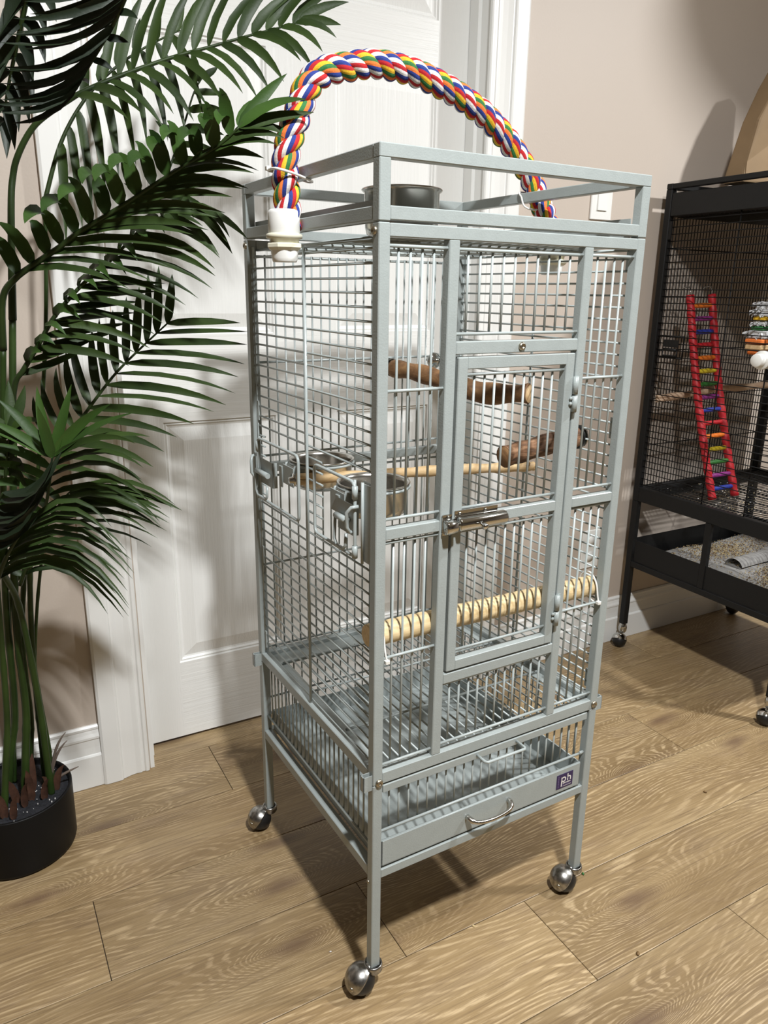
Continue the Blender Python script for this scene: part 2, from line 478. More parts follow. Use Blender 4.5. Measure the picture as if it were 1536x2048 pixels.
BP = [(.0, .001), (.0145, .001), (.0145, .078), (.0125, .0815), (.0105, .083), (.0095, .100), (.0095, .118), (.0115, .121), (.0115, .126), (.0085, .133), (.0065, .141), (.0075, .143), (.0075, .148), (.004, .152), (.0, .152)]
def baseboard(name, xa, xb):
    b = MB(); n = len(BP); vs = []
    for x in (xa, xb):
        for (t, z) in BP: vs.append((x, YW - t, z))
    b.add(vs, [(i, n + i, n + i + 1, i + 1) for i in range(n - 1)])
    return structure(b.build(name, M['white']))
baseboard('baseboard_left', XL, -0.2866)
baseboard('baseboard_right', 0.8126, XR)
# switch and outlet
t = thing('light_switch', (1.101, YW, 1.345), 'white rocker light switch with a rectangular plate on the beige wall', 'switch')
MB().box((1.0635, YW - .005, 1.287), (1.1385, YW, 1.402), ch=.0015).build('plate', M['white_plastic'], t)
rk = MB(); rk.add([(1.085, YW - .009, 1.3105), (1.118, YW - .009, 1.3105), (1.118, YW - .0055, 1.378), (1.085, YW - .0055, 1.378), (1.085, YW - .004, 1.3105), (1.118, YW - .004, 1.3105), (1.118, YW - .004, 1.378), (1.085, YW - .004, 1.378)],
     [(0, 1, 2, 3), (0, 4, 5, 1), (1, 5, 6, 2), (2, 6, 7, 3), (3, 7, 4, 0)])
rk.build('rocker', M['white_plastic'], t)
t = thing('wall_outlet', (1.18, YW, .335), 'white wall outlet low on the beige wall behind the grey cage', 'outlet')
MB().box((1.145, YW - .005, .275), (1.217, YW, .398), ch=.0015).build('plate', M['white_plastic'], t)
for z in (.312, .362):
    MB().lathe([(.0165, 0), (.0165, .002), (.0, .002)], (1.181, YW - .005, z), (0, -1, 0), 16).build('socket', M['white_plastic'], t)

# ------------------------------------------------------------------ grey bird cage (cage frame)
S, D = 0.457, 0.461
tw = 0.0162
ZS, ZT = 1.1755, 1.2625
cage = thing('bird_cage', (S / 2, D / 2, 0), 'tall light grey wrought iron bird cage on casters, standing before the white door', 'bird cage', cage=True)
def cbox(name, a, b, parent=cage, mat='paint', ch=.0012):
    return MB().box(a, b, ch=ch).build(name, M[mat], parent)
WC = {}
def wire(parent, p0, p1, r=.0017, mat='wire', name='wire'):
    """one straight bar, sharing one mesh per length"""
    p0, p1 = Vector(p0), Vector(p1); L = (p1 - p0).length
    key = (round(L, 4), r, mat)
    if key not in WC:
        me = MB().tube([(0, 0, 0), (0, 0, L)], r, 7)
        o = me.build(name, M[mat], None, origin=(0, 0, 0)); WC[key] = o.data
        bpy.data.objects.remove(o)
    o = bpy.data.objects.new(name, WC[key]); COL.objects.link(o)
    o.parent = parent
    o.location = p0 - Vector(parent['_o'])
    o.rotation_mode = 'QUATERNION'
    o.rotation_quaternion = Vector((0, 0, 1)).rotation_difference(p1 - p0)
    return o
def grid(n, a, b):              # n bars evenly between two posts
    return [a + (b - a) * (i + 1) / (n + 1) for i in range(n)]
corners = [(0, 0), (S - tw, 0), (0, D - tw), (S - tw, D - tw)]
for (x, y) in corners:
    cbox('leg', (x, y, .048), (x + tw, y + tw, .3905))
    cbox('corner_post', (x, y, .391), (x + tw, y + tw, ZS))
    cbox('playtop_post', (x, y, ZS + .0012), (x + tw, y + tw, ZT - tw + .0005))
e = tw - .0004
# top of the body, play top, stand rails
for (z0, z1, y) in ((ZS - tw, ZS - .0003, 0), (ZS - tw, ZS - .0003, D - tw)):
    cbox('top_rail', (e, y + .0004, z0), (S - e, y + tw - .0004, z1))
for (z0, z1) in ((ZS + .0028, ZS + .0028 + tw), (ZT - tw, ZT)):
    nm = 'playtop_rail'
    lo = z1 == ZT
    for y in (0, D - tw): cbox(nm, (0 if lo else e, y + (0 if lo else .0003), z0), (S if lo else S - e, y + tw - (0 if lo else .0003), z1))
    for x in (0, S - tw): cbox(nm, (x + .0003, e, z0), (x + tw - .0003, D - e, z1))
for x in (tw - .001, S - tw - .001):
    cbox('playtop_lip', (x, tw + .002, ZS + .002), (x + .002, D - tw - .002, ZS + .0285), ch=0)
for (z0, z1) in ((.390, .4095),):
    for y in (0, D - tw): cbox('body_rail', (e, y + .0005, z0), (S - e, y + tw - .0005, z1))
for x in (0, S - tw):
    cbox('stand_rail', (x + .0005, e, .3915), (x + tw - .0005, D - e, .4105))
    cbox('stand_rail', (x + .0005, e, .2185), (x + tw - .0005, D - e, .2375))
for y in (0, D - tw):
    cbox('stand_rail', (e, y + .0005, .2185), (S - e, y + tw - .0005, .2345))
cbox('stand_rail', (e, D - tw + .0005, .3735), (S - e, D - .0005, .3895))
cbox('cross_rail', (e, D - tw + .001, .7725), (S - e, D - .001, .7895))
# front mullions and cross rails
ma, mb_ = (.1040, .1204), (.3380, .3542)
for (a, b_) in (ma, mb_): cbox('mullion', (a, .0005, .409), (b_, tw - .0005, ZS - tw + .0005))
cbox('cross_rail', (ma[1], .0007, 1.0165), (mb_[0], tw - .0007, 1.0335))
cbox('cross_rail', (ma[1], .0007, .5275), (mb_[0], tw - .0007, .5445))
cbox('cross_rail', (e, .0007, .7730), (ma[0], tw - .0007, .7890))
cbox('cross_rail', (mb_[1], .0007, .7740), (S - e, tw - .0007, .7895))
RY, WY = .0060, .0098           # rods before wires
RR, WR = .0023, .00175
def panel(x0, x1, zs_, nv, parent, name='bar_panel', z_pairs=None, y=0):
    p = MB().tube([(x0 - .002, y + RY, zs_[0]), (x1 + .0015, y + RY, zs_[0])], RR, 8).build(name, M['wire'], parent)
    for z in zs_[1:]: wire(p, (x0 - .002, y + RY, z), (x1 + .0015, y + RY, z), RR, name='rod')
    for (za, zb_) in z_pairs:
        for x in grid(nv, x0, x1): wire(p, (x, y + WY, za), (x, y + WY, zb_), WR)
    return p
panel(tw, ma[0], [1.1495, .9728, .8010, .7675, .5945, .4195], 4, cage, z_pairs=[(.799, 1.1515), (.4175, .7695)])
panel(mb_[1], S - tw, [1.1495, .9746, .8020, .7705, .5955, .4225], 4, cage, z_pairs=[(.800, 1.1515), (.4205, .7725)])
panel(ma[1], mb_[0], [1.1490, 1.0430], 10, cage, z_pairs=[(1.041, 1.151)])
panel(ma[1], mb_[0], [.5255, .4220], 11, cage, z_pairs=[(.420, .5275)])
# the door
dx0, dx1, dz0, dz1 = .1242, .3338, .5480, 1.0130
fr_ = MB()
fr_.box((dx0, -.0008, dz0), (dx0 + tw, tw - .002, dz1), ch=.0012).box((dx1 - tw, -.0008, dz0), (dx1, tw - .002, dz1), ch=.0012)
fr_.box((dx0 + tw - .0005, -.0006, dz1 - tw), (dx1 - tw + .0005, tw - .0022, dz1), ch=.0010).box((dx0 + tw - .0005, -.0006, dz0), (dx1 - tw + .0005, tw - .0022, dz0 + tw), ch=.0010)
fr_.box((dx0 + tw - .0005, -.0006, .7745), (dx1 - tw + .0005, tw - .0022, .7905), ch=.0010)
for z in (.9892, .8010, .7662, .5785): fr_.tube([(dx0 + tw - .001, RY - .001, z), (dx1 - tw + .001, RY - .001, z)], RR, 8)
cdoor = fr_.build('cage_door', M['paint'], cage)
for (za, zb_) in ((.799, .9912), (.5765, .7682)):
    for x in grid(9, dx0 + tw, dx1 - tw): wire(cdoor, (x, WY - .001, za), (x, WY - .001, zb_), WR)
# hinges
for zc in (.953, .605):
    h = MB()
    h.lathe([(0, 0), (.0042, 0), (.0042, .026), (0, .026)], (.3362, -.0035, zc), n=14)
    h.lathe([(0, 0), (.0042, 0), (.0042, .024), (0, .024)], (.3366, -.0035, zc - .026), n=14)
    h.box((.336, -.0012, zc - .026), (.345, .001, zc + .026))
    h.lathe([(0, 0), (.0033, .001), (.002, .003), (0, .0035)], (.3300, -.0015, zc - .006), (0, -1, 0), 10).lathe([(0, 0), (.0033, .001), (.002, .003), (0, .0035)], (.3300, -.0015, zc - .014), (0, -1, 0), 10)
    h.build('hinge', M['paint'], cage)
# chrome slide latch
la = MB()
la.box((.1060, -.0030, .7665), (.1220, -.0002, .7970), ch=.0006).box((.1265, -.0030, .7715), (.2030, -.0008, .8005), ch=.0006)
la.lathe([(0, 0), (.0102, 0), (.0106, .002), (.0106, .0160), (.0098, .0170), (0, .0170)], (.1065, -.0085, .7805), (1, 0, 0), 18)
la.lathe([(0, 0), (.0100, 0), (.0104, .002), (.0104, .082), (.0096, .084), (0, .084)], (.1285, -.0085, .7825), (1, 0, 0), 18)
la.lathe([(0, 0), (.0042, 0), (.0042, .006), (0, .006)], (.1240, -.0085, .7815), (1, 0, 0), 12)
lt = la.build('slide_latch', M['chrome'], cage, label='shiny chrome slide bolt latch')
MB().lathe([(.0032, 0), (.0032, .006), (.0046, .007), (.0046, .012), (.003, .0135), (0, .0138)], (.1620, -.0180, .7825), (0, -1, -.25), 14).build('knob', M['chrome'], lt)
for (x, z) in ((.1150, .7935), (.1345, .7960), (.1800, .7960), (.1180, .7690)):
    MB().lathe([(.0026, 0), (.0022, .0016), (0, .002)], (x, -.003, z), (0, -1, 0), 10).build('screw', M['chrome'], lt)
# bolts
def bolt(c, ax, r=.0062, mat='bronze'):
    b = MB().lathe([(r, 0), (r * 1.02, r * .3), (r * .8, r * .62), (r * .45, r * .7), (r * .4, r * .35), (0, r * .3)], c, ax, 14)
    return b.build('bolt', M[mat], cage)
bolt((.0098, 0, .3945), (0, -1, 0)); bolt((.4478, 0, .4005), (0, -1, 0)); bolt((.2317, .0006, 1.0250), (0, -1, 0), .0058)
bolt((0, .0100, 1.1660), (-1, 0, 0), .0056); bolt((0, D - .010, 1.1660), (-1, 0, 0), .0056); bolt((0, .012, .2105), (-1, 0, 0), .003)
for (x, y, sx) in ((0, 0.0, -1), (S, 0.0, 1), (0, D - tw, -1), (S, D - tw, 1)):
    c = MB(); xa = x + sx * .0145
    c.box((min(x, xa), y + .003, .383), (max(x, xa), y + .0045, .408)).box((min(x, xa), y + tw - .0045, .383), (max(x, xa), y + tw - .003, .408))
    c.box((min(xa, xa - sx * .0015), y + .003, .383), (max(xa, xa - sx * .0015), y + tw - .003, .408))
    c.build('joint_clip', M['paint'], cage)
# side panels: level bars, one upright rod, hook tabs
SP = .0178
def side(x, sgn, skip=()):
    m_ = MB()
    m_.tube([(x - sgn * .0022, .2290, .4150), (x - sgn * .0022, .2290, 1.158)], .0025, 8)
    for z in (.425, .60, .8725, 1.13):
        for y in (.018, D - .026): m_.box((x - .0012, y, z), (x + .0012, y + .008, z + .034), ch=0)
    for y in (tw + .003, D - tw - .003): m_.tube([(x, y, .414), (x, y, 1.160)], .0016, 7)
    p = m_.build('side_panel', M['wire'], cage)
    for i in range(42):
        z = 1.1475 - SP * i
        if z < .415: break
        if skip and .737 < z < .846:
            for (ya, yb_) in ((tw, .050), (.1815, .240), (.4150, D - tw)): wire(p, (x + sgn * .0015, ya, z), (x + sgn * .0015, yb_, z), .00172)
        else: wire(p, (x + sgn * .0015, tw - .001, z), (x + sgn * .0015, D - tw + .001, z), .00172)
    return p
side(.0080, 1, True)
side(S - .0080, -1)
# back panel
m_ = MB()
yb = D - .0085
for z in (1.1500, .9715, .8020, .7625, .5900, .4150): m_.tube([(tw - .001, yb + .004, z), (S - tw + .001, yb + .004, z)], RR, 8)
p = m_.build('bar_panel', M['wire'], cage)
for x in grid(23, tw, S - tw): wire(p, (x, yb, .412), (x, yb, 1.153), WR)
# top grate and floor grate
m_ = MB()
for y in (.10, .23, .36): m_.tube([(tw, y, 1.1595), (S - tw, y, 1.1595)], .0022, 8)
for x in (.017, S - .017): m_.tube([(x, tw, 1.1595), (x, D - tw, 1.1595)], .0022, 8)
p = m_.build('top_grate', M['wire'], cage)
for x in grid(23, tw, S - tw): wire(p, (x, tw - .002, 1.1632), (x, D - tw + .002, 1.1632), WR)
m_ = MB()
m_.box((.0165, .017, .3985), (.036, D - .018, .4005), ch=0).box((S - .036, .017, .3985), (S - .0165, D - .018, .4005), ch=0).box((.0165, .412, .3990), (S - .0165, D - .0165, .4012), ch=0)
m_.box((.0165, .400, .3985), (S - .0165, .411, .4035), ch=.001)
for y in (.1330, .2710, .3950): m_.tube([(.024, y, .4060), (S - .024, y, .4060)], .0021, 8)
p = m_.build('floor_grate', M['paint'], cage)
for x in grid(22, .030, S - .030): wire(p, (x, .019, .4030), (x, .405, .4030), .0016)
# pull-out grate front: bar, handle, uprights, rod
cbox('grate_front', (.0175, .0008, .3728), (S - .0205, .0150, .3868))
hp = [(.1935, .002, .3805), (.1935, -.020, .3805), (.1965, -.0235, .3805), (.2720, -.0235, .3800), (.2750, -.020, .3800), (.2750, .002, .3800)]
MB().tube(hp, .0024, 9).build('wire_handle', M['wire'], cage)
m_ = MB().tube([(.0155, .0070, .3010), (.4320, .0070, .3010)], .0023, 8).tube([(.4320, .0070, .3010), (.4405, .0070, .3020)], .0030, 8)
p = m_.build('bar_panel', M['wire'], cage)
for x in grid(23, .0165, S - .0165): wire(p, (x, .0108, .299), (x, .0108, .374), .0015)
m_ = MB().tube([(.0090, tw - .001, .2690), (.0090, D - tw + .001, .2690)], .0022, 8)
p = m_.build('bar_panel', M['wire'], cage)
for y in grid(24, tw, D - tw): wire(p, (.0122, y, .267), (.0122, y, .3925), .00165)
m_ = MB()
m_.tube([(tw, D - .008, .2690), (S - tw, D - .008, .2690)], .0022, 8).tube([(tw, D - .008, .3050), (S - tw, D - .008, .3050)], .0022, 8)
for x in grid(23, tw, S - tw): m_.tube([(x, D - .0115, .267), (x, D - .0115, .376)], .0016, 6)
m_.tube([(S - .009, tw, .2690), (S - .009, D - tw, .2690)], .0022, 8)
for y in grid(24, tw, D - tw): m_.tube([(S - .0122, y, .267), (S - .0122, y, .3925)], .0016, 6)
m_.build('stand_bars', M['wire'], cage, kind='stuff')
# tray
tr = MB()
tx0, tx1, ty0, ty1, tz0, tz1 = .0175, .4325, .0015, .437, .2395, .2845
tr.box((tx0, ty0, tz0), (tx1, ty0 + .0015, tz1), ch=0).tube([(tx0, ty0 + .003, tz1 - .0015), (tx1, ty0 + .003, tz1 - .0015)], .0026, 8)
tr.box((tx0, ty0, tz0), (tx0 + .0015, ty1, tz1), ch=0).box((tx1 - .0015, ty0, tz0), (tx1, ty1, tz1 + .0), ch=0).box((tx0, ty1 - .0015, tz0), (tx1, ty1, tz1), ch=0)
tr.box((tx0, ty0, tz0), (tx1, ty1, tz0 + .0015), ch=0)
tray = tr.build('tray', M['paint'], cage)
hd = [(.1800, .001, .2675), (.1800, -.004, .2675), (.1860, -.0130, .2645), (.2000, -.0165, .2620), (.2235, -.0175, .2605), (.2470, -.0165, .2620), (.2610, -.0130, .2645), (.2668, -.004, .2675), (.2668, .001, .2675)]
hdo = MB().tube(catmull(hd, 4), [.0046] * 8 + [.0033] * 17 + [.0046] * 8, 10)
hdo.build('pull_handle', M['steel'], tray, label='curved shiny metal pull handle')
lb = MB(); yl = .0009
lb.box((.3765, yl, .2470), (.4148, ty0 + .0002, .2758), 0)
def q(x0, z0, x1, z1, m_i=1):
    lb.add([(x0, yl - .0003, z0), (x1, yl - .0003, z0), (x1, yl - .0003, z1), (x0, yl - .0003, z1)], [(0, 1, 2, 3)], m_i)
def ringq(cx, cz, rx, rz, w, a0, a1, n=14):
    for i in range(n):
        a, b_ = math.radians(a0 + (a1 - a0) * i / n), math.radians(a0 + (a1 - a0) * (i + 1) / n)
        lb.add([(cx + rx * math.cos(a), yl - .0003, cz + rz * math.sin(a)), (cx + rx * math.cos(b_), yl - .0003, cz + rz * math.sin(b_)),
                (cx + (rx - w) * math.cos(b_), yl - .0003, cz + (rz - w) * math.sin(b_)), (cx + (rx - w) * math.cos(a), yl - .0003, cz + (rz - w) * math.sin(a))], [(3, 2, 1, 0)], 1)
q(.3868, .2505, .3893, .2695); ringq(.3928, .2642, .0056, .0056, .0024, 0, 360, 20)          # p
q(.4010, .2592, .4034, .2735); ringq(.4056, .2640, .0046, .0046, .0022, 0, 180); q(.4078, .2592, .4102, .2642)   # h
for i in range(6): q(.3912 + i * .0032, .2552, .3936 + i * .0032, .2575)
for i in range(6): q(.3912 + i * .0032, .2525, .3938 + i * .0032, .2535, 2)
q(.3912, .2502, .4110, .2510)
for i in range(7): q(.3795, .2500 + i * .0034, .3815, .2524 + i * .0034, 2)
lb.build('maker_label', [M['purple'], M['labelwhite'], M['labelgrey']], tray, label='dark purple square label with white letters ph')
# feeder doors on the left side: rod frame, swing plate, latch loop
def feeder(y0, y1, ly0, ly1, flip):
    x = -.0045; m_ = MB()
    z0, z1 = .7375, .8450; c = .010
    loop = []
    for (cy, cz, a0) in ((y1 - c, z1 - c, 0), (y0 + c, z1 - c, 90), (y0 + c, z0 + c, 180), (y1 - c, z0 + c, 270)):
        for k in range(4):
            a = math.radians(a0 + 90 * k / 3)
            loop.append((x, cy + c * math.cos(a), cz + c * math.sin(a)))
    m_.tube(loop, .0026, 8, closed=True)
    f = m_.build('feeder_door', M['wire'], cage)
    # knuckles
    k = MB(); yk = y0 if not flip else y1
    for z in (.828, .742): k.lathe([(0, 0), (.0042, 0), (.0042, .018), (0, .018)], (x, yk, z - .006), n=12)
    k.tube([(x + .002, yk + (.004 if not flip else -.004), .735), (x + .002, yk + (.004 if not flip else -.004), .848)], .0022, 8)
    k.build('hinge', M['wire'], f)
    pl = MB().box((x + .0015, ly0, .7660), (x + .0028, ly1, .8105), ch=0).box((x + .0015, ly0, .7660), (x + .010, ly0 + .0013, .8105), ch=0)
    pl.build('latch_plate', M['paint'], f)
    l = MB(); yc = (ly0 + ly1) / 2
    l.tube([(x - .004, ly0 + .008, .787), (x - .004, ly1 - .004, .787)], .0048, 10)
    l.tube([(x - .005, ly1 - .004, .786), (x - .006, ly1 - .003, .752), (x - .006, ly1 - .010, .744), (x - .006, ly0 + .016, .744), (x - .006, ly0 + .010, .750), (x - .005, ly0 + .010, .768)], .0024, 8)
    yh = ly0 - .004 if not flip else ly1 + .004
    sg = -1 if not flip else 1
    l.tube([(x + .003, yh + sg * .008, .812), (x - .007, yh + sg * .006, .811), (x - .011, yh, .803), (x - .011, yh, .782), (x - .006, yh - sg * .001, .774), (x + .001, yh - sg * .003, .772)], .0028, 8)
    l.build('latch_loop', M['wire'], f)
    for z in (.7875,):
        pass
    s_ = MB().box((.0005, (y0 + y1) / 2 - .006, .775), (.0035, (y0 + y1) / 2 + .006, .812), ch=.001)
    s_.build('cup_hook', M['paint'], f)
feeder(.0508, .1812, .0580, .1055, False)
feeder(.2400, .4150, .3530, .4170, True)
cbox('latch_strike', (.0012, .0165, .735), (.0030, .0360, .846), ch=0)
MB().tube([(-.001, .0355, .732), (-.001, .0355, .848)], .0022, 8).build('latch_rod', M['wire'], cage)
# casters
def caster(lx, ly):
    cx, cy, cz = lx - .021, ly + .003, .0238
    r = .0235
    c = MB()
    ax = Vector((-.656, .50, .57)).normalized()
    def dome(rad, axis, a0, a1, mat, n=20, k=9):
        prof = []
        for i in range(k + 1):
            th = a0 + (a1 - a0) * i / k
            prof.append((rad * math.sin(th), rad * math.cos(th)))
        c.lathe(prof, (cx, cy, cz + .0005), axis, n, mat)
    wheel = MB()
    prof = [(r * math.sin(PI * i / 14), r * math.cos(PI * i / 14)) for i in range(15)]
    wheel.lathe(prof, (cx, cy, cz), -ax, 22)
    dome(.0262, ax, 0, PI * .5, 0)
    c.lathe([(.0262, 0), (.0250, -.002), (.0238, -.001)], (cx, cy, cz + .0005), ax, 20)
    # collar under the leg
    c.lathe([(.0070, .0), (.0140, .001), (.0156, .004), (.0146, .0070), (.0158, .0100), (.0146, .0145), (.0128, .0150), (.0122, .007)], (lx, ly, .0360), n=22)
    c.tube([(lx, ly, .040), (cx + .008, cy, .042)], [.0095, .0085], 10)
    p = c.build('caster', M['oldchrome'], cage)
    wheel.build('wheel', M['rubber'], p)
    MB().lathe([(.0042, 0), (.0036, .0016), (0, .002)], Vector((cx, cy, cz)) + Vector((-.90, -.41, .06)).normalized() * .0258, (-.90, -.41, .06), 12).build('axle', M['bronze'], p)
    MB().lathe([(.0, .0), (.0094, 0), (.0092, .004), (.0, .004)], (lx, ly, .0440), n=16).build('stem', M['rubber'], p)
for (x, y) in corners: caster(x + tw / 2, y + tw / 2)

# ------------------------------------------------------------------ cups, bowls
def cup(name, c, r, h, label, group, ring=True):
    t = thing(name, (c[0], c[1], c[2] - h), label, 'bowl', group, cage=True)
    pr = [(0, 0), (r * .80, 0), (r * .90, .003), (r * .945, .012), (r * .97, h - .004), (r * 1.03, h - .0015), (r * 1.045, h), (r * 1.03, h + .0012), (r * .955, h - .001), (r * .93, h - .006), (r * .90, .014), (r * .85, .005), (0, .0035)]
    MB().lathe(pr, (c[0], c[1], c[2] - h), n=36).build('bowl', M['steel'], t)
    if ring:
        m_ = MB()
        m_.tube([(c[0] + (r * 1.02) * math.cos(a), c[1] + (r * 1.02) * math.sin(a), c[2] - .006) for a in [2 * PI * i / 32 for i in range(32)]], .0022, 7, closed=True)
        for s_ in (-1, 1): m_.tube([(.006, c[1] + s_ * .018, c[2] - .020), (.009, c[1] + s_ * .018, c[2] - .006), (c[0] - r * .9, c[1] + s_ * .020, c[2] - .006)], .0022, 7)
        m_.build('holder_ring', M['wire'], t)
        MB().box((.0035, c[1] - .022, c[2] - .040), (.005, c[1] + .022, c[2] - .008), ch=0).build('holder_plate', M['paint'], t)
    return t
cup('feeding_cup', (.0640, .1200, .8240), .0530, .048, 'stainless feeding cup nearest the front corner post, inside the grey cage', 'stainless feeding cups')
cup('feeding_cup', (.0660, .3020, .8235), .0530, .048, 'stainless feeding cup nearer the white door, beside the left end of the thin perch', 'stainless feeding cups')
cup('steel_bowl', (.0850, .0880, 1.2240), .0515, .0585, 'round stainless steel bowl on top of the grey cage, behind its front post', None, ring=False)

# ------------------------------------------------------------------ perches inside
def perch_thing(name, loc, label): return thing(name, loc, label, 'perch', 'perches in the grey cage', cage=True)
t = perch_thing('wooden_perch', (.228, .030, .604), 'thick pale wooden dowel perch with ringed grooves, low in the grey cage')
pts, rs = [], []
x = .0055; L = .444
nseg = 26
for i in range(nseg):
    xa = x + L * i / nseg; xb = x + L * (i + 1) / nseg
    for (u, rr) in ((.0, .0158), (.14, .0172), (.5, .0176), (.86, .0172), (.99, .0158)):
        pts.append((xa + (xb - xa) * u, .0320, .6215 - .007 * (xa / L))); rs.append(rr)
MB().tube(pts, rs, 16).build('dowel', M['dowel'], t)
def ziptie(loc_pts, label, head, r=.0014, grp='white cable ties'):
    t = thing('cable_tie', loc_pts[0], label, 'cable tie', grp, cage=True)
    MB().tube(catmull(loc_pts, 5), r, 6, closed=False).build('strap', M['zip'], t)
    h = Vector(head)
    MB().box(h - Vector((.0035, .0035, .003)), h + Vector((.0035, .0035, .003)), ch=.0008).build('head', M['zip'], t)
def dz(x):
    z = .6215 - .007 * ((x - .0055) / L)
    return [(x, .003, .5930), (x - .001, .006, .606), (x, .0135, .628), (x + .001, .030, .641), (x + .001, .048, .632), (x, .051, .615), (x, .036, .600), (x, .014, .5925), (x, .003, .5930)]
ziptie(dz(.0215), 'white cable tie holding the left end of the ringed dowel perch', (.0215, .0015, .590), .0016)
ziptie(dz(.4385), 'white cable tie holding the right end of the ringed dowel perch', (.4360, .0015, .596), .0016)
t = perch_thing('natural_perch', (.2, .23, .79), 'thin peeled natural stick perch with a split left end, between the feeding cups')
cl_ = [(.004, .2650, .8010), (.05, .258, .8005), (.12, .248, .798), (.20, .237, .7975), (.28, .226, .796), (.36, .214, .793), (.42, .205, .7905), (.449, .2010, .7900)]
pp = catmull(cl_, 4)
stk = MB()
for s_ in (1, -1):
    stk.tube([(0.0035, .2655, .8012 + s_ * .0050), (.018, .263, .8010 + s_ * .0046), (.034, .2605, .8008 + s_ * .0028)], [.0052, .0054, .0055], 10)
stk.tube(pp[2:], [.0098 + .0010 * math.sin(i * 1.7) - .0012 * i / len(pp) for i in range(len(pp) - 2)], 12)
stk.build('stick', M['stick'], t)
MB().lathe([(.011, 0), (.011, .0015), (.006, .002), (.005, .008), (0, .008)], (-.002, .265, .801), (-1, 0, 0), 14).build('wing_nut', M['chrome'], t)
t = perch_thing('bark_perch', (.33, .31, .93), 'kinked bark covered branch perch, highest in the grey cage')
cl_ = [(.2880, .4400, .9520), (.2960, .410, .9515), (.3080, .370, .9480), (.3250, .325, .9400), (.3440, .283, .9300), (.3620, .250, .9235), (.3800, .215, .9250), (.3980, .178, .9290), (.4010, .172, .9295)]
pp = catmull(cl_, 4)
b = MB().tube(pp, [.0165 + .0016 * math.sin(i * .9) + (.004 * math.exp(-((i - 20) / 3.0) ** 2)) for i in range(len(pp))], 16)
b.build('branch', M['bark'], t)
dirv = (Vector(cl_[-1]) - Vector(cl_[-2])).normalized()
MB().lathe([(.0162, 0), (.0155, .0008), (0, .001)], Vector(cl_[-1]), dirv, 20).build('cut_end', M['cutwood'], t)
MB().lathe([(.0165, 0), (.0165, .002), (.008, .004), (.006, .012), (0, .012)], (.2885, D + .002, .9530), (0, 1, 0), 18).lathe([(.017, 0), (.017, .002), (0, .002)], (.2885, D - .016, .953), (0, 1, 0), 18).build('washer', M['steel'], t)
t = thing('steel_washer', (.389, D, .962), 'domed chrome washer bolted to the back bars above the kinked branch', 'washer', cage=True)
MB().lathe([(.0165, 0), (.0165, .002), (.013, .006), (.006, .009), (.0055, .014), (0, .014)], (.389, D - .011, .9635), (0, -1, 0), 20).build('dome', M['chrome'], t)
MB().lathe([(.0035, 0), (.0035, .026), (0, .026)], (.389, D - .012, .9635), (0, 1, 0), 10).build('screw', M['chrome'], t)
t = perch_thing('bark_perch', (.37, .09, .85), 'short stout dark bark perch bolted to the right side of the grey cage')
cl_ = [(.4450, .0940, .8640), (.40, .0930, .8600), (.35, .0920, .8530), (.31, .0910, .8480), (.2860, .0900, .8450)]
pp = catmull(cl_, 4)
MB().tube(pp, [.0172 + .0010 * math.sin(i * 1.3) for i in range(len(pp))], 16).build('branch', M['bark2'], t)
dirv = (Vector(cl_[-1]) - Vector(cl_[-2])).normalized()
MB().lathe([(.0172, 0), (.0165, .0008), (0, .001)], Vector(cl_[-1]), dirv, 20).build('cut_end', M['bark'], t)
MB().lathe([(.019, 0), (.019, .002), (.008, .003), (.006, .012), (0, .012)], (S - .0055, .094, .864), (1, 0, 0), 20).build('washer', M['chrome'], t)
MB().lathe([(.021, 0), (.021, .0015), (.016, .003), (0, .003)], (S - .0125, .094, .864), (-1, 0, 0), 20).build('washer', M['rubber'], t)

# ------------------------------------------------------------------ rope perch
RP = [(-.0190, .2280, 1.180), (-.0190, .2280, 1.2151), (-.0205, .2278, 1.2412), (-.0210, .2277, 1.2593), (-.0168, .2282, 1.2829), (-.0100, .2288, 1.3040), (-.0033, .2294, 1.3200), (.0050, .2302, 1.3412), (.0166, .2312, 1.3653),
      (.0345, .2328, 1.3829), (.0542, .2346, 1.3922), (.0775, .2367, 1.3984), (.1082, .2395, 1.4071), (.1363, .2420, 1.4116), (.1653, .2446, 1.4122), (.1951, .2473, 1.4116), (.2261, .2501, 1.4069), (.2541, .2526, 1.4014),
      (.2830, .2552, 1.3943), (.3130, .2579, 1.3842), (.3396, .2603, 1.3746), (.3673, .2628, 1.3602), (.3962, .2654, 1.3424), (.4213, .2676, 1.3234), (.4460, .2690, 1.2990), (.4660, .2690, 1.2750), (.4765, .2660, 1.2550), (.4790, .2560, 1.2360), (.4790, .2420, 1.2150), (.4790, .2320, 1.1900), (.4790, .2280, 1.175)]
rope = thing('rope_perch', (.228, .245, 1.18), 'thick multicoloured braided cotton rope perch arching over the grey cage', 'rope perch', cage=True)
line = catmull(RP, 12)
cum = [0.0]
for i in range(1, len(line)): cum.append(cum[-1] + (line[i] - line[i - 1]).length)
TL = cum[-1]
def at(s_):
    s_ = min(max(s_, 0), TL - 1e-6)
    lo, hi = 0, len(cum) - 1
    while hi - lo > 1:
        mid = (lo + hi) // 2
        if cum[mid] <= s_: lo = mid
        else: hi = mid
    f = (s_ - cum[lo]) / max(1e-9, cum[hi] - cum[lo])
    return line[lo].lerp(line[hi], f), (line[hi] - line[lo]).normalized()
NS = 420
PITCH, HR, SR = .072, .0098, .0100
rows = []
u = Vector((0, 1, 0))
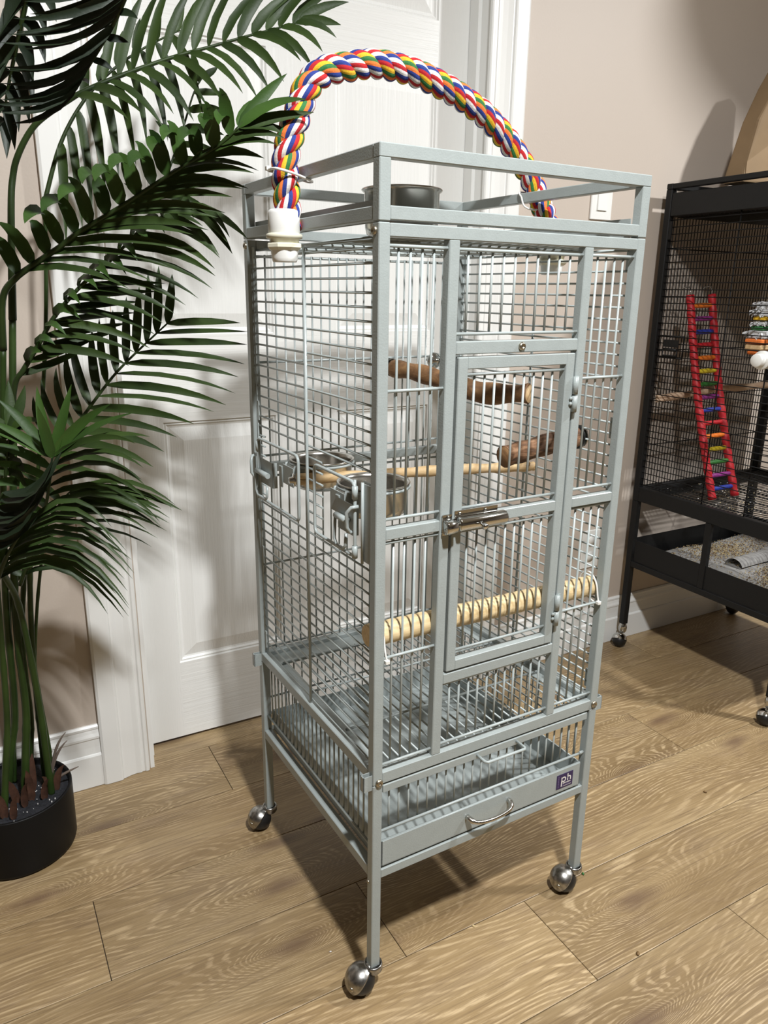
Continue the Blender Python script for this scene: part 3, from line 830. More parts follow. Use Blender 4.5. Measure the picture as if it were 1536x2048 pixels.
for i in range(NS + 1):
    s_ = TL * i / NS
    p_, tg = at(s_)
    t1 = at(min(s_ + .004, TL))[0] - at(max(s_ - .004, 0))[0]
    tg = t1.normalized()
    u = (u - tg * u.dot(tg)).normalized()
    rows.append((s_, p_, tg, u.copy(), tg.cross(u)))
COLS = ['red', 'yellow', 'green', 'orange', 'blue', 'ropewhite']
for k in range(3):
    ctr = []
    for (s_, p_, tg, uu, ww) in rows:
        a = 2 * PI * (s_ / PITCH + k / 3)
        ctr.append(p_ + (uu * math.cos(a) + ww * math.sin(a)) * HR)
    mbk = MB(); vs = []; fs = []; ms = []
    NK = 27
    for i, (s_, p_, tg, uu, ww) in enumerate(rows):
        tt = (ctr[min(i + 1, NS)] - ctr[max(i - 1, 0)]).normalized()
        rad = (ctr[i] - p_).normalized()
        e1 = (rad - tt * rad.dot(tt)).normalized(); e2 = tt.cross(e1)
        tw_ = -2 * PI * s_ * 27.7
        for j in range(NK):
            a = 2 * PI * j / NK + tw_
            rr = SR * (1 - .05 * (1 if j % 3 == 0 else 0))
            vs.append(ctr[i] + (e1 * math.cos(a) + e2 * math.sin(a)) * rr)
    for i in range(NS):
        for j in range(NK):
            l = (j + 1) % NK
            fs.append((i * NK + j, i * NK + l, (i + 1) * NK + l, (i + 1) * NK + j)); ms.append((0, 1, 2, 3, 4, 5, 0, 5, 4)[j // 3])
    n0 = len(mbk.v)
    mbk.v += [tuple(v) for v in vs]; mbk.f += fs; mbk.m += ms; mbk.sm += [True] * len(fs)
    mbk.build('strand', [M[c] for c in COLS], rope)
def endcap(c):
    x, y, z = c                 # z: underside of the cap
    m_ = MB()
    m_.lathe([(.0220, .0), (.0226, .0015), (.0226, .0260), (.0218, .0295), (.0192, .0315), (.0188, .0300), (0, .0300)], (x, y, z), n=28)
    cp = m_.build('end_cap', M['white_plastic'], rope)
    MB().lathe([(.0, -.0), (.0222, 0), (.0256, -.0015), (.0256, -.0068), (.0212, -.0078), (.0205, -.0135), (0, -.0135)], (x, y, z), n=28).build('flange', M['cream_plastic'], cp)
    MB().lathe([(0, -.0130), (.0242, -.0134), (.0254, -.0146), (.0254, -.0190), (.0215, -.0228), (0, -.0228)], (x, y, z), n=8, smooth=False).build('nut', M['cream_plastic'], cp)
    MB().lathe([(.0196, -.0222), (.0186, -.0330), (.0174, -.0378), (.0166, -.0388), (0, -.0388)], (x, y, z), n=28).build('plug', M['white_plastic'], cp)
endcap((-.0245, .2280, 1.1730))
endcap((.4815, .2270, 1.1660))
ziptie([(-.043, .226, 1.256), (-.040, .208, 1.254), (-.020, .205, 1.250), (.000, .208, 1.2455), (.017, .220, 1.2435), (.018, .240, 1.2455), (.000, .252, 1.2525), (-.022, .252, 1.2555), (-.040, .244, 1.2560), (-.043, .226, 1.256)],
       'white cable tie binding the rope perch to the left top rail', (-.043, .236, 1.2575), .0018)
ziptie([(.438, .268, 1.256), (.440, .260, 1.240), (.458, .252, 1.2350), (.482, .244, 1.240), (.500, .262, 1.252), (.488, .285, 1.262), (.462, .285, 1.2655), (.442, .279, 1.264), (.438, .268, 1.256)],
       'white cable tie binding the rope perch to the right top rail', (.500, .270, 1.257), .0016)
#PART2
# ------------------------------------------------------------------ potted palm
PX, PY, PR = -0.470, 0.640, 0.1085
palm = thing('potted_palm', (PX, PY, 0), 'tall artificial palm with long green fronds in a round black pot by the door casing', 'plant')
MB().lathe([(0, .001), (PR * .93, .001), (PR * .97, .004), (PR * .985, .010), (PR, .128), (PR * .995, .130), (PR * .955, .130), (PR * .945, .126), (PR * .94, .112), (0, .112)], (PX, PY, 0), n=56).build('pot', M['pot'], palm)
so = MB(); vs = []; fs = []
NR, NA = 9, 40
for i in range(NR + 1):
    for k in range(NA):
        r = PR * .935 * i / NR; a = 2 * PI * k / NA
        vs.append((PX + r * math.cos(a), PY + r * math.sin(a), .1165 + .004 * math.sin(9 * a + i) * (i / NR) * (1 - i / NR) * 4 + random.uniform(-.0015, .0015)))
for i in range(NR):
    for k in range(NA):
        l = (k + 1) % NA
        fs.append((i * NA + k, (i + 1) * NA + k, (i + 1) * NA + l, i * NA + l))
so.add(vs, fs, 0, True).build('soil', M['soil'], palm)
gr = MB()
for i in range(34):
    a = random.uniform(-1.9, .6); r = PR * random.uniform(.35, .9)
    x, y = PX + r * math.cos(a), PY + r * math.sin(a); w = random.uniform(.0004, .0011)
    gr.box((x - w, y - w, .118), (x + w, y + w, .1195 + w * .6))
gr.build('grit', M['labelwhite'], palm, kind='stuff')
def pw(px, py, y):              # a point of the room on the plane at depth y
    d = R_ * ((px - 768) / 1500.05) - U_ * ((py - 1024) / 1500.05) + F_
    return CAM + d * ((y - CAM.y) / d.y)
def off(P, du, dv, dd=0.0):     # sideways, downwards, away
    k = (P - CAM).dot(F_) / 1500.05
    return P + (R_ * du - U_ * dv) * k + F_ * dd
NLEAF = [0]
WPROF = [(0, .16), (.05, .55), (.14, .92), (.35, 1.0), (.58, .88), (.76, .62), (.90, .30), (1.0, .02)]
def leaflet(parent, P0, P1, P2, w, mat='leaf', fold=.32, roll=0.0, face=None):
    """one folded blade from P0 to P2, arching over P1; w is the half width"""
    NLEAF[0] += 1
    vs, fs = [], []
    for i, (t, k) in enumerate(WPROF):
        p = P0 * (1 - t) ** 2 + P1 * 2 * t * (1 - t) + P2 * t * t
        tg = ((P1 - P0) * (1 - t) + (P2 - P1) * t).normalized()
        nv = (CAM - p).normalized() if face is None else face
        nv = (nv + Vector((0, 0, .5))).normalized()
        sd = tg.cross(nv)
        if sd.length < 1e-4: sd = tg.cross(Vector((0, 0, 1)))
        sd.normalize()
        sd = Quaternion(tg, roll) @ sd
        nn = sd.cross(tg).normalized()
        ww = w * k
        vs += [p + sd * ww + nn * ww * fold, p, p - sd * ww + nn * ww * fold]
    for i in range(len(WPROF) - 1):
        a = i * 3
        fs += [(a, a + 1, a + 4, a + 3), (a + 1, a + 2, a + 5, a + 4)]
    mb = MB(); mb.add(vs, fs, 0, True)
    return mb.build('leaflet', M[mat], parent)
def lerp_keys(keys, t):
    if t <= keys[0][0]: return keys[0][1:]
    for (a, b_) in zip(keys, keys[1:]):
        if t <= b_[0]:
            f = (t - a[0]) / (b_[0] - a[0])
            return tuple(x + (y - x) * f for x, y in zip(a[1:], b_[1:]))
    return keys[-1][1:]
def frond(pts, sides, r0=.0042, r1=.0014, mat='leaf', jit=6.0, tips=(), w=.0085):
    """pts: (px, py, depth y); sides: list of (t0, t1, n, keys(t, du, dv, dd), ctrl(fx, fy, up, depth), width)"""
    P = catmull([pw(*p) for p in pts], 6)
    cl = [0.0]
    for i in range(1, len(P)): cl.append(cl[-1] + (P[i] - P[i - 1]).length)
    def rp(t):
        s_ = t * cl[-1]
        for i in range(1, len(P)):
            if cl[i] >= s_: return P[i - 1].lerp(P[i], (s_ - cl[i - 1]) / max(1e-9, cl[i] - cl[i - 1]))
        return P[-1]
    fr = MB().tube(P, [r0 + (r1 - r0) * c / cl[-1] for c in cl], 7).build('frond', M['rachis'], palm)
    for (t0, t1, n, keys, ctrl, ww, mm) in sides:
        for i in range(n):
            t = t0 + (t1 - t0) * i / max(1, n - 1)
            B = rp(t)
            du, dv, dd = lerp_keys(keys, t)
            du += random.uniform(-jit, jit); dv += random.uniform(-jit, jit); dd += random.uniform(-.02, .02)
            fx, fy, up, dep = ctrl
            T = off(B, du, dv, dd)
            Cc = off(B, du * fx, dv * fy - up, dd * .4 + dep)
            leaflet(fr, B, Cc, T, (ww or w) * random.uniform(.88, 1.1), mm or mat, roll=random.uniform(-.45, .45))
    B = P[-1]
    for tp in tips:
        du, dv, dd, cx, cy = tp[:5]
        leaflet(fr, B, off(B, cx, cy, dd * .5), off(B, du, dv, dd), w * .95, tp[5] if len(tp) > 5 else mat, roll=random.uniform(-.5, .5))
    return fr
# the long frond along the top of the door
frond([(25, 640, .56), (22, 420, .55), (26, 350, .55), (36, 310, .54), (58, 266, .53), (84, 237, .52), (138, 200, .51), (175, 179, .50), (255, 146, .49), (350, 113, .48), (423, 93, .47), (492, 73, .46), (560, 55, .46), (598, 44, .46)],
      [(.56, .985, 14, [(.5, 20, -170, 0), (.62, 48, -180, .0), (.78, 82, -150, 0), (.9, 96, -104, 0), (1, 92, -60, 0)], (.15, .62, 0, .01), .0076, None),
       (.50, .99, 15, [(.5, 120, 65, -.02), (.62, 112, 108, -.02), (.75, 112, 106, -.02), (.9, 96, 80, -.02), (.97, 84, 62, 0), (1, 76, 20, 0)], (.58, .30, 8, -.01), .0074, None)],
      tips=[(100, -40, 0, 40, -34), (84, 6, 0, 40, -8)], r0=.0065)
# the bright frond arching to the rope
frond([(6, 700, .52), (5, 600, .50), (29, 559, .48), (73, 526, .46), (117, 496, .44), (153, 468, .42), (190, 445, .40), (255, 405, .37), (321, 361, .33), (386, 321, .29), (437, 292, .26), (478, 255, .24)],
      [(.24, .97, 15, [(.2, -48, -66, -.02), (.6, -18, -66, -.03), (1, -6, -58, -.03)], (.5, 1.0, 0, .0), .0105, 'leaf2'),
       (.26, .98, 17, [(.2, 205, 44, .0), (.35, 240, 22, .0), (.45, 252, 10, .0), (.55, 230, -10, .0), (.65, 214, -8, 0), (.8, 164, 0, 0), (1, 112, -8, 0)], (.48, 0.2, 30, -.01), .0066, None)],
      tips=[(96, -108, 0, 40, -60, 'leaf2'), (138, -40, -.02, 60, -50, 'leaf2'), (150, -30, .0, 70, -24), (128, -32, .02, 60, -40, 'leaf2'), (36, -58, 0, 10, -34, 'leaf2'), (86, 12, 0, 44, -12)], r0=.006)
# folded flaps of that frond's upper leaflets
fl_b = [(85, 425), (118, 404), (152, 382), (186, 350), (215, 345), (248, 325), (285, 318), (318, 290), (347, 268), (383, 272), (420, 245), (452, 238)]
fd = frond([(60, 520, .46), (64, 514, .46)], [], r0=.001, r1=.001)
for i, (x, y) in enumerate(fl_b):
    P = pw(x, y, .42 - .16 * i / 11)
    leaflet(fd, P, off(P, -7, 8, -.03), off(P, -2 + random.uniform(-8, 8), 46, -.045), .0095, 'leaf2', fold=.5)
# middle frond behind it
frond([(20, 860, .52), (30, 770, .50), (47, 740, .49), (80, 684, .48), (110, 632, .47), (164, 570, .46), (219, 523, .45), (255, 486, .44), (292, 450, .43), (345, 424, .42), (385, 408, .42)],
      [(.30, .98, 15, [(.25, 170, 30, .02), (.5, 185, 44, .02), (.7, 195, 56, .01), (.85, 140, 74, 0), (1, 80, 64, 0)], (.55, .15, 16, 0), .0068, None),
       (.25, .95, 13, [(.2, 50, -10, -.03), (.6, 60, 30, -.04), (1, 44, 40, -.03)], (.5, 0.0, 22, -.03), .0080, 'leaf2'),
       (.20, .55, 8, [(.2, 120, -60, .03), (.4, 150, -30, .03), (.6, 170, -10, .03)], (.55, .3, 8, 0), .0068, None)],
      tips=[(110, 70, 0, 60, 20), (80, 100, 0, 44, 34)], r0=.005)
# wide frond low over the door panel
frond([(86, 980, .58), (110, 925, .57), (149, 858, .56), (190, 800, .55), (233, 745, .54), (284, 694, .53), (339, 643, .52)],
      [(.12, .985, 14, [(.1, 150, 50, .0), (.25, 180, 46, .0), (.38, 192, 34, 0), (.50, 232, 28, 0), (.62, 248, 44, 0), (.78, 218, 24, 0), (.88, 196, 2, 0), (.95, 168, -10, 0), (1, 138, 4, 0)], (.55, .0, 4, -.005), .0074, None),
       (.20, .985, 13, [(.15, -62, -110, .01), (.4, -40, -138, .01), (.62, -14, -130, .01), (.8, 5, -134, 0), (.95, 2, -134, 0), (1, 14, -92, 0)], (.95, .55, 0, .0), .0076, None)],
      jit=4, r0=.0042)
# dark frond hanging in front at the top
frond([(285, -130, .16), (270, -60, .18), (250, -5, .20), (226, 50, .22), (200, 95, .24), (178, 132, .26), (156, 168, .28)],
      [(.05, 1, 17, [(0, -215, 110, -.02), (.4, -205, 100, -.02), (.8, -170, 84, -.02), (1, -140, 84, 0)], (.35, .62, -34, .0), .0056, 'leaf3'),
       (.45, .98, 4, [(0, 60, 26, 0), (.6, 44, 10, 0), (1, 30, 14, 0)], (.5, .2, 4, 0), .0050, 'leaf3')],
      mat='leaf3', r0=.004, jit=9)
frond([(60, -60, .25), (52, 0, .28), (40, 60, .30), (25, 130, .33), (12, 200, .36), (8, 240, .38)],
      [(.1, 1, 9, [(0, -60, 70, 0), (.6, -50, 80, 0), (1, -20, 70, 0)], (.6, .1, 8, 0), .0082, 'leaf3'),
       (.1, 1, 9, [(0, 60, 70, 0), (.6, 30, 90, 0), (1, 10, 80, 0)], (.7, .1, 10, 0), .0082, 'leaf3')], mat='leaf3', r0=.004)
# pale frond behind, near the door
frond([(90, 400, .62), (120, 290, .62), (165, 205, .62), (225, 140, .62), (290, 95, .62), (360, 60, .62)],
      [(.25, .95, 10, [(.2, 6, 200, .01), (.6, 34, 186, .01), (1, 66, 160, .01)], (.62, .25, 0, 0), .0080, None),
       (.45, .98, 6, [(.4, 6, -80, 0), (1, 20, -60, 0)], (.3, .5, 0, 0), .0076, None)], r0=.004)
frond([(285, 470, .64), (318, 390, .64), (345, 320, .645), (368, 250, .65), (388, 185, .65), (408, 150, .65)],
      [(.15, .98, 9, [(.1, 96, 26, 0), (.5, 84, 14, 0), (.85, 66, -2, 0), (1, 30, -20, 0)], (.55, .1, 6, 0), .0078, None),
       (.2, .95, 3, [(.2, -60, -40, 0), (1, -16, -60, 0)], (.5, .5, 4, 0), .0076, None)], r0=.003)
# crown of leaves that points at the room
frond([(78, 1075, .50), (92, 1010, .44), (100, 960, .40), (104, 915, .36)],
      [(.2, 1, 8, [(.0, 200, -20, .02), (.5, 225, 60, .0), (1, 190, -20, -.05)], (.55, 0, 62, 0), .0052, None),
       (.2, 1, 7, [(.0, -110, 40, .0), (.5, -130, 10, -.03), (1, -100, -70, -.05)], (.5, .2, 34, 0), .0074, 'leaf2')],
      tips=[(-18, -138, -.02, -16, -70, 'leaf2'), (50, -142, -.02, 26, -64, 'leaf2'), (-90, -112, -.03, -40, -70, 'leaf2'), (-104, -50, -.04, -60, -44, 'leaf2'), (128, -104, -.02, 50, -70, 'leaf2'), (172, -86, -.02, 80, -64, 'leaf2'), (8, -92, -.06, 2, -46, 'leaf2'), (200, -40, -.01, 110, -60)], r0=.004)
frond([(40, 1170, .52), (62, 1110, .50), (88, 1060, .48), (112, 1018, .46), (138, 985, .45)],
      [(.1, 1, 11, [(0, 150, 96, .02), (.4, 205, 20, .02), (.7, 235, 8, .01), (1, 215, 26, 0)], (.52, .0, 58, 0), .0048, None),
       (.1, .9, 7, [(0, -70, -20, 0), (1, -60, -60, -.03)], (.5, .4, 14, 0), .0068, None)],
      tips=[(226, 36, 0, 110, -26), (184, 32, 0, 90, -14), (176, 50, 0, 80, 0)], r0=.004)
frond([(-12, 1180, .46), (0, 1145, .44), (14, 1112, .42), (34, 1078, .40), (58, 1048, .38)],
      [(.15, 1, 11, [(0, 238, 62, .02), (.3, 250, 92, .02), (.6, 236, 60, .01), (.8, 226, 36, 0), (1, 160, 10, 0)], (.50, .0, 100, 0), .0046, None),
       (.15, 1, 8, [(0, -40, -60, 0), (.6, -30, -86, -.03), (1, -10, -80, -.03)], (.4, .4, 10, 0), .0072, 'leaf2')], r0=.005)
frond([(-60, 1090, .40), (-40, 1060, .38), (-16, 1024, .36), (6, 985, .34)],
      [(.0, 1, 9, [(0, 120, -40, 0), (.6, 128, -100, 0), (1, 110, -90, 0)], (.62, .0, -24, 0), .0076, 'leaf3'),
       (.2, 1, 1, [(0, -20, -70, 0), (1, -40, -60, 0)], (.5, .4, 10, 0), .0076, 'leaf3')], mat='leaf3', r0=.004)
frond([(10, 960, .46), (16, 900, .44), (20, 860, .42)],
      [(.1, 1, 6, [(0, 60, 40, -.02), (1, 70, -20, -.03)], (.5, .0, 26, 0), .0078, None),
       (.1, 1, 6, [(0, -50, 40, -.02), (1, -50, -20, -.03)], (.5, .0, 26, 0), .0078, None)], tips=[(-4, -100, 0, 0, -50), (30, -90, 0, 20, -40)], r0=.003)
# canes and their joints
def cane(pts, r, top=None):
    P = catmull([pw(*p) for p in pts], 8)
    n_ = len(P)
    rs = []
    for i in range(n_):
        rs.append((r * (1 - .25 * i / n_)) * (1.13 if i % 9 == 4 else 1.0))
    c = MB().tube(P, rs, 10).build('cane', M['cane'], palm)
    return c
def base(x, y):                 # pixel column of a cane foot on the soil
    return (PX + x, PY + y, .114)
def cane3(foot, pts, r):
    P0 = Vector(base(*foot))
    P = [P0, P0 + (pw(*pts[0]) - P0) * .5] + [pw(*p) for p in pts]
    P = catmull(P, 8)
    rs = [(r * (1 - .3 * i / len(P))) * (1.14 if i % 9 == 4 else 1.0) for i in range(len(P))]
    MB().tube(P, rs, 10).build('cane', M['cane'], palm)
cane3((.066, -.028), [(80, 1420, .60), (58, 1300, .57), (34, 1200, .53), (2, 1140, .45)], .0070)
cane3((.060, .010), [(74, 1400, .63), (64, 1280, .61), (60, 1140, .57), (70, 1075, .50)], .0062)
cane3((.018, -.020), [(52, 1420, .62), (36, 1280, .60), (28, 1150, .58), (26, 900, .56), (25, 640, .56)], .0078)
cane3((-.010, .020), [(30, 1420, .64), (14, 1240, .60), (8, 1100, .57), (6, 900, .54), (6, 700, .52)], .0070)
cane3((.034, .040), [(62, 1430, .68), (46, 1300, .67), (48, 1160, .66), (60, 1000, .60), (86, 960, .58)], .0056)
cane3((-.022, -.060), [(14, 1440, .57), (4, 1300, .55), (-8, 1150, .47)], .0066)
cane3((.074, .016), [(96, 1480, .655), (72, 1350, .64), (70, 1300, .635), (76, 1190, .62), (90, 1060, .585)], .0040)
cane3((.004, .050), [(26, 1420, .69), (20, 1200, .68), (62, 1090, .66), (90, 700, .63), (90, 400, .62)], .0046)
# husks at the feet of the canes
for (x, y, dx, dy, h, w) in [(.076, -.020, .020, -.010, .062, .0075), (.052, -.040, .012, -.020, .058, .007), (.030, -.034, -.004, -.012, .082, .008), (.004, -.030, -.022, -.016, .074, .008), (-.020, -.066, -.010, -.016, .070, .008), (.036, .000, .006, .004, .085, .007), (.060, .018, .020, .0, .070, .006), (-.006, -.075, .012, -.014, .060, .007), (.016, -.046, .010, -.020, .066, .007), (.064, -.028, -.012, -.014, .056, .007)]:
    P0 = Vector((PX + x, PY + y, .113))
    leaflet(palm, P0, P0 + Vector((dx * .2, dy * .2, h * .7)), P0 + Vector((dx, dy, h)), w, 'husk', fold=.6).name = 'husk'
for (dx, dz, dy) in [(.036, .098, -.004), (.037, .080, -.006), (.052, .030, -.012)]:
    P0 = Vector((PX + .070, PY - .012, .140 if dz > .05 else .128))
    MB().tube(bez(P0, P0 + Vector((dx * .25, dy, dz * .75)), P0 + Vector((dx, dy, dz)), 8), [.0028] * 6 + [.0022, .0016, .0008], 6).build('fibre', M['fibre'], palm)

# ------------------------------------------------------------------ black cage on the right
BX0, BX1, BY0, BY1 = 1.300, 1.880, 0.195, 0.735
bp = .020
bc = thing('bird_cage', ((BX0 + BX1) / 2, (BY0 + BY1) / 2, 0), 'black wrought iron bird cage on casters against the beige wall, beside the grey one', 'bird cage')
def bbox(name, a, b, parent=None, ch=.0015): return MB().box(a, b, ch=ch).build(name, M['black'], parent or bc)
for x in (BX0, BX1 - bp):
    for y in (BY0, BY1 - bp):
        bbox('leg', (x, y, .078), (x + bp, y + bp, .4895)); bbox('corner_post', (x, y, .490), (x + bp, y + bp, 1.372))
for y in (BY0, BY1 - bp):
    bbox('top_rail', (BX0, y, 1.3725), (BX1, y + bp, 1.3870)); bbox('stand_rail', (BX0 + bp, y + .001, .276), (BX1 - bp, y + bp - .001, .296)); bbox('stand_rail', (BX0 + bp, y + .001, .492), (BX1 - bp, y + bp - .001, .5340))
    bbox('top_band', (BX0 + bp, y + .002, 1.303), (BX1 - bp, y + .006, 1.362))
for x in (BX0, BX1 - bp):
    bbox('top_rail', (x + .001, BY0 + bp, 1.3730), (x + bp - .001, BY1 - bp, 1.3865))
    bbox('top_band', (x + .002, BY0 + bp, 1.303), (x + .006, BY1 - bp, 1.3625))
    bbox('stand_rail', (x + .001, BY0 + bp, .277), (x + bp - .001, BY1 - bp, .2955))
    bbox('stand_rail', (x + .001, BY0 + bp, .4900), (x + bp - .001, BY1 - bp, .5340))
    bbox('stand_post', (x + .002, .4520, .2955), (x + bp - .002, .4700, .4900))
m_ = MB()
for i in range(43):
    z = 1.293 - .0183 * i
    if z < .535: break
    for x in (BX0 + .009, BX1 - .009): m_.tube([(x, BY0 + bp, z), (x, BY1 - bp, z)], .0013, 6)
m_.build('side_bars', M['blackwire'], bc, kind='stuff')
for x in (BX0 + .0118, BX1 - .0118):
    for y in (.365, .4985): MB().tube([(x, y, .534), (x, y, 1.304)], .0018, 7).build('upright_rod', M['blackwire'], bc)
m_ = MB()
for i in range(1, 43):
    x = BX0 + bp + (BX1 - BX0 - 2 * bp) * i / 43
    m_.tube([(x, BY1 - .011, .53), (x, BY1 - .011, 1.31)], .0013, 6)
    m_.tube([(x, BY0 + .011, .53), (x, BY0 + .011, 1.31)], .0012, 6)
for z in (.66, .80, .94, 1.09, 1.22): m_.tube([(BX0 + bp, BY1 - .0085, z), (BX1 - bp, BY1 - .0085, z)], .0016, 6)
m_.build('back_bars', M['blackwire'], bc, kind='stuff')
m_ = MB()
for i in range(1, 40):
    y = BY0 + bp + (BY1 - BY0 - 2 * bp) * i / 40
    m_.tube([(BX0 + bp, y, .5300), (BX1 - bp, y, .5300)], .0014, 6)
for x in (1.42, 1.59, 1.76): m_.tube([(x, BY0 + bp, .5275), (x, BY1 - bp, .5275)], .0018, 6)
m_.build('floor_grate', M['blackwire'], bc, kind='stuff')
m_ = MB()
for i in range(1, 40):
    y = BY0 + bp + (BY1 - BY0 - 2 * bp) * i / 40
    m_.tube([(BX0 + bp, y, 1.3000), (BX1 - bp, y, 1.3000)], .0014, 6)
m_.build('top_grate', M['blackwire'], bc, kind='stuff')
bbox('top_tray', (BX0 + .007, BY0 + .007, 1.3035), (BX1 - .007, BY1 - .007, 1.3055), ch=0)
bt = MB(); tx0, tx1, ty0, ty1 = BX0 + .006, BX1 - .008, BY0 + .004, BY1 - .006
bt.box((tx0, ty0 + .02, .2970), (tx0 + .002, ty1 - .02, .3650)).box((tx1 - .002, ty0 + .02, .2970), (tx1, ty1 - .02, .3650)).box((tx0 + .014, ty0, .2970), (tx1 - .014, ty0 + .002, .3650)).box((tx0 + .014, ty1 - .002, .2970), (tx1 - .014, ty1, .3650)).box((tx0 + .014, ty0, .2970), (tx1 - .014, ty1, .2990))
bt.build('tray', M['black'], bc)
# feeder hatch on its left side
m_ = MB(); x = BX0 - .002
m_.tube([(x, .700, .925), (x, .700, .985), (x, .615, .985), (x, .615, .925)], .0024, 7, closed=True).tube([(x - .006, .675, .948), (x - .006, .630, .948)], .0045, 8).tube([(x - .008, .676, .946), (x - .008, .676, .932), (x - .008, .628, .932), (x - .008, .628, .946)], .0022, 7)
m_.box((x - .002, .630, .955), (x, .680, .975))
m_.build('feeder_hatch', M['black'], bc)
for (z0, z1) in ((1.243, 1.290), (1.02, 1.05), (.80, .84)):
    bbox('hook_tab', (BX0 + .002, BY1 - bp - .010, z0), (BX0 + .006, BY1 - bp, z1), ch=0)
def bcaster(x, y):
    m_ = MB()
    m_.lathe([(.004, .058), (.004, .082), (.008, .079), (.0115, .073), (.0135, .064), (.0125, .054), (.010, .048), (0, .047)], (x, y, 0), n=18)
    c = m_.build('caster', M['chrome'], bc)
    w_ = MB(); r = .0225
    w_.lathe([(r * math.sin(PI * i / 12), r * math.cos(PI * i / 12)) for i in range(13)], (x - .012, y - .002, r), (.6, -.7, .2), 20)
    w_.build('wheel', M['rubber'], c)
    h = MB(); h.lathe([(.0242 * math.sin(PI * .5 * i / 8), .0242 * math.cos(PI * .5 * i / 8)) for i in range(9)], (x - .012, y - .002, r + .0005), (.45, .35, .85), 20)
    h.build('hood', M['chrome'], c)
for x in (BX0 + .010, BX1 - .010):
    for y in (BY0 + .010, BY1 - .010): bcaster(x, y)
# paper and seed litter in its tray
pp_ = MB(); nx, ny = 26, 18
vs = []; fs = []
for i in range(nx + 1):
    for k in range(ny + 1):
        x = BX0 + .045 + (BX1 - BX0 - .075) * i / nx; y = BY0 + .02 + (BY1 - BY0 - .055) * k / ny
        vs.append((x, y, .3095 + .004 * math.sin(x * 19 + y * 7) + .003 * math.sin(y * 41)))
for i in range(nx):
    for k in range(ny):
        a = i * (ny + 1) + k
        fs.append((a, a + ny + 1, a + ny + 2, a + 1))
t = MB().add(vs, fs, 0, True).build('tray_paper', M['news'])
t['label'] = 'grey newspaper sheet lining the tray of the black cage'; t['category'] = 'newspaper'
cr = MB(); vs = []; fs = []
for i in range(15):
    a = PI * (.02 + .9 * i / 14)
    for k in range(2):
        vs.append((1.50 + .36 * k, .50 + .030 * math.cos(a) + .01 * k, .3135 + .026 * math.sin(a)))
for i in range(14): fs.append((2 * i, 2 * i + 1, 2 * i + 3, 2 * i + 2))
t = cr.add(vs, fs, 0, True).build('curled_paper', M['news'])
t['label'] = 'curled roll of grey newspaper among the seeds in the black cage tray'; t['category'] = 'newspaper'
def heap(name, cx, cy, sx, sy, n, z0, label, mats=('seed', 'paleseed'), s0=.0016, s1=.0032):
    b = MB()
    for i in range(n):
        x = random.gauss(cx, sx); y = random.gauss(cy, sy)
        if not (BX0 + .05 < x < BX1 - .04 and BY0 + .03 < y < BY1 - .04): continue
        s_ = random.uniform(s0, s1); a = random.uniform(0, PI); z = z0 + .004 * math.sin(x * 19 + y * 7) + random.uniform(0, .004)
        ca, sa = math.cos(a) * s_, math.sin(a) * s_
        b.add([(x + ca, y + sa, z), (x - sa * .6, y + ca * .6, z), (x - ca, y - sa, z), (x + sa * .6, y - ca * .6, z), (x, y, z + s_ * .7), (x, y, z - s_ * .5)],
              [(0, 1, 4), (1, 2, 4), (2, 3, 4), (3, 0, 4), (1, 0, 5), (2, 1, 5), (3, 2, 5), (0, 3, 5)], random.randint(0, len(mats) - 1))
    o = b.build(name, [M[m_] for m_ in mats], kind='stuff')
    o['label'] = label; o['category'] = 'seeds'
    return o
heap('seed_litter', 1.62, .62, .12, .05, 2300, .3125, 'scattered seed husks on the newspaper in the black cage tray')
heap('seed_pile', 1.56, .36, .07, .05, 2300, .3125, 'brown seed pile toward the front of the black cage tray')
heap('seed_crumbs', 1.47, .48, .09, .11, 260, .5320, 'pale seed crumbs lying on the floor grate of the black cage', ('paleseed', 'labelwhite'), .0012, .0026)
# ladder
la0, la1 = Vector((1.350, .655, 1.096)), Vector((1.440, .655, 1.099))
lb0, lb1 = Vector((1.362, .502, .540)), Vector((1.459, .502, .540))
t = thing('toy_ladder', (1.41, .50, .536), 'red wooden bird ladder with colourful rungs leaning inside the black cage', 'ladder')
for (a, b_) in ((la0, lb0), (la1, lb1)):
    P = [a.lerp(b_, i / 60) + Vector((0, .012 * math.sin(PI * i / 60), 0)) for i in range(61)]
    MB().tube(P, [.0108 + .0010 * math.sin(i * 1.5) for i in range(61)], 12).build('rail', M['lad_red'], t)
    hk = MB().tube([a + Vector((0, 0, -.006)), a + Vector((0, 0, .012)), a + Vector((.006, .012, .022)), a + Vector((.004, .030, .020)), a + Vector((.0, .034, .010))], .0018, 7)
    hk.build('hook', M['chrome'], t)
rc = ['orange', 'purple', 'blue', 'red', 'orange', 'yellow', 'green', 'purple', 'blue', 'red', 'orange', 'yellow', 'green', 'purple', 'blue']
for i, c_ in enumerate(rc):
    f = (i + .82) / 15.6
    a = la0.lerp(lb0, f); b_ = la1.lerp(lb1, f)
    o_ = Vector((0, .012 * math.sin(PI * f), 0))
    MB().tube([a.lerp(b_, k) + o_ for k in (.02, .1, .3, .5, .7, .9, .98)], [.0045, .0062, .0068, .007, .0068, .0062, .0045], 10).build('rung', M['lad_' + c_], t)
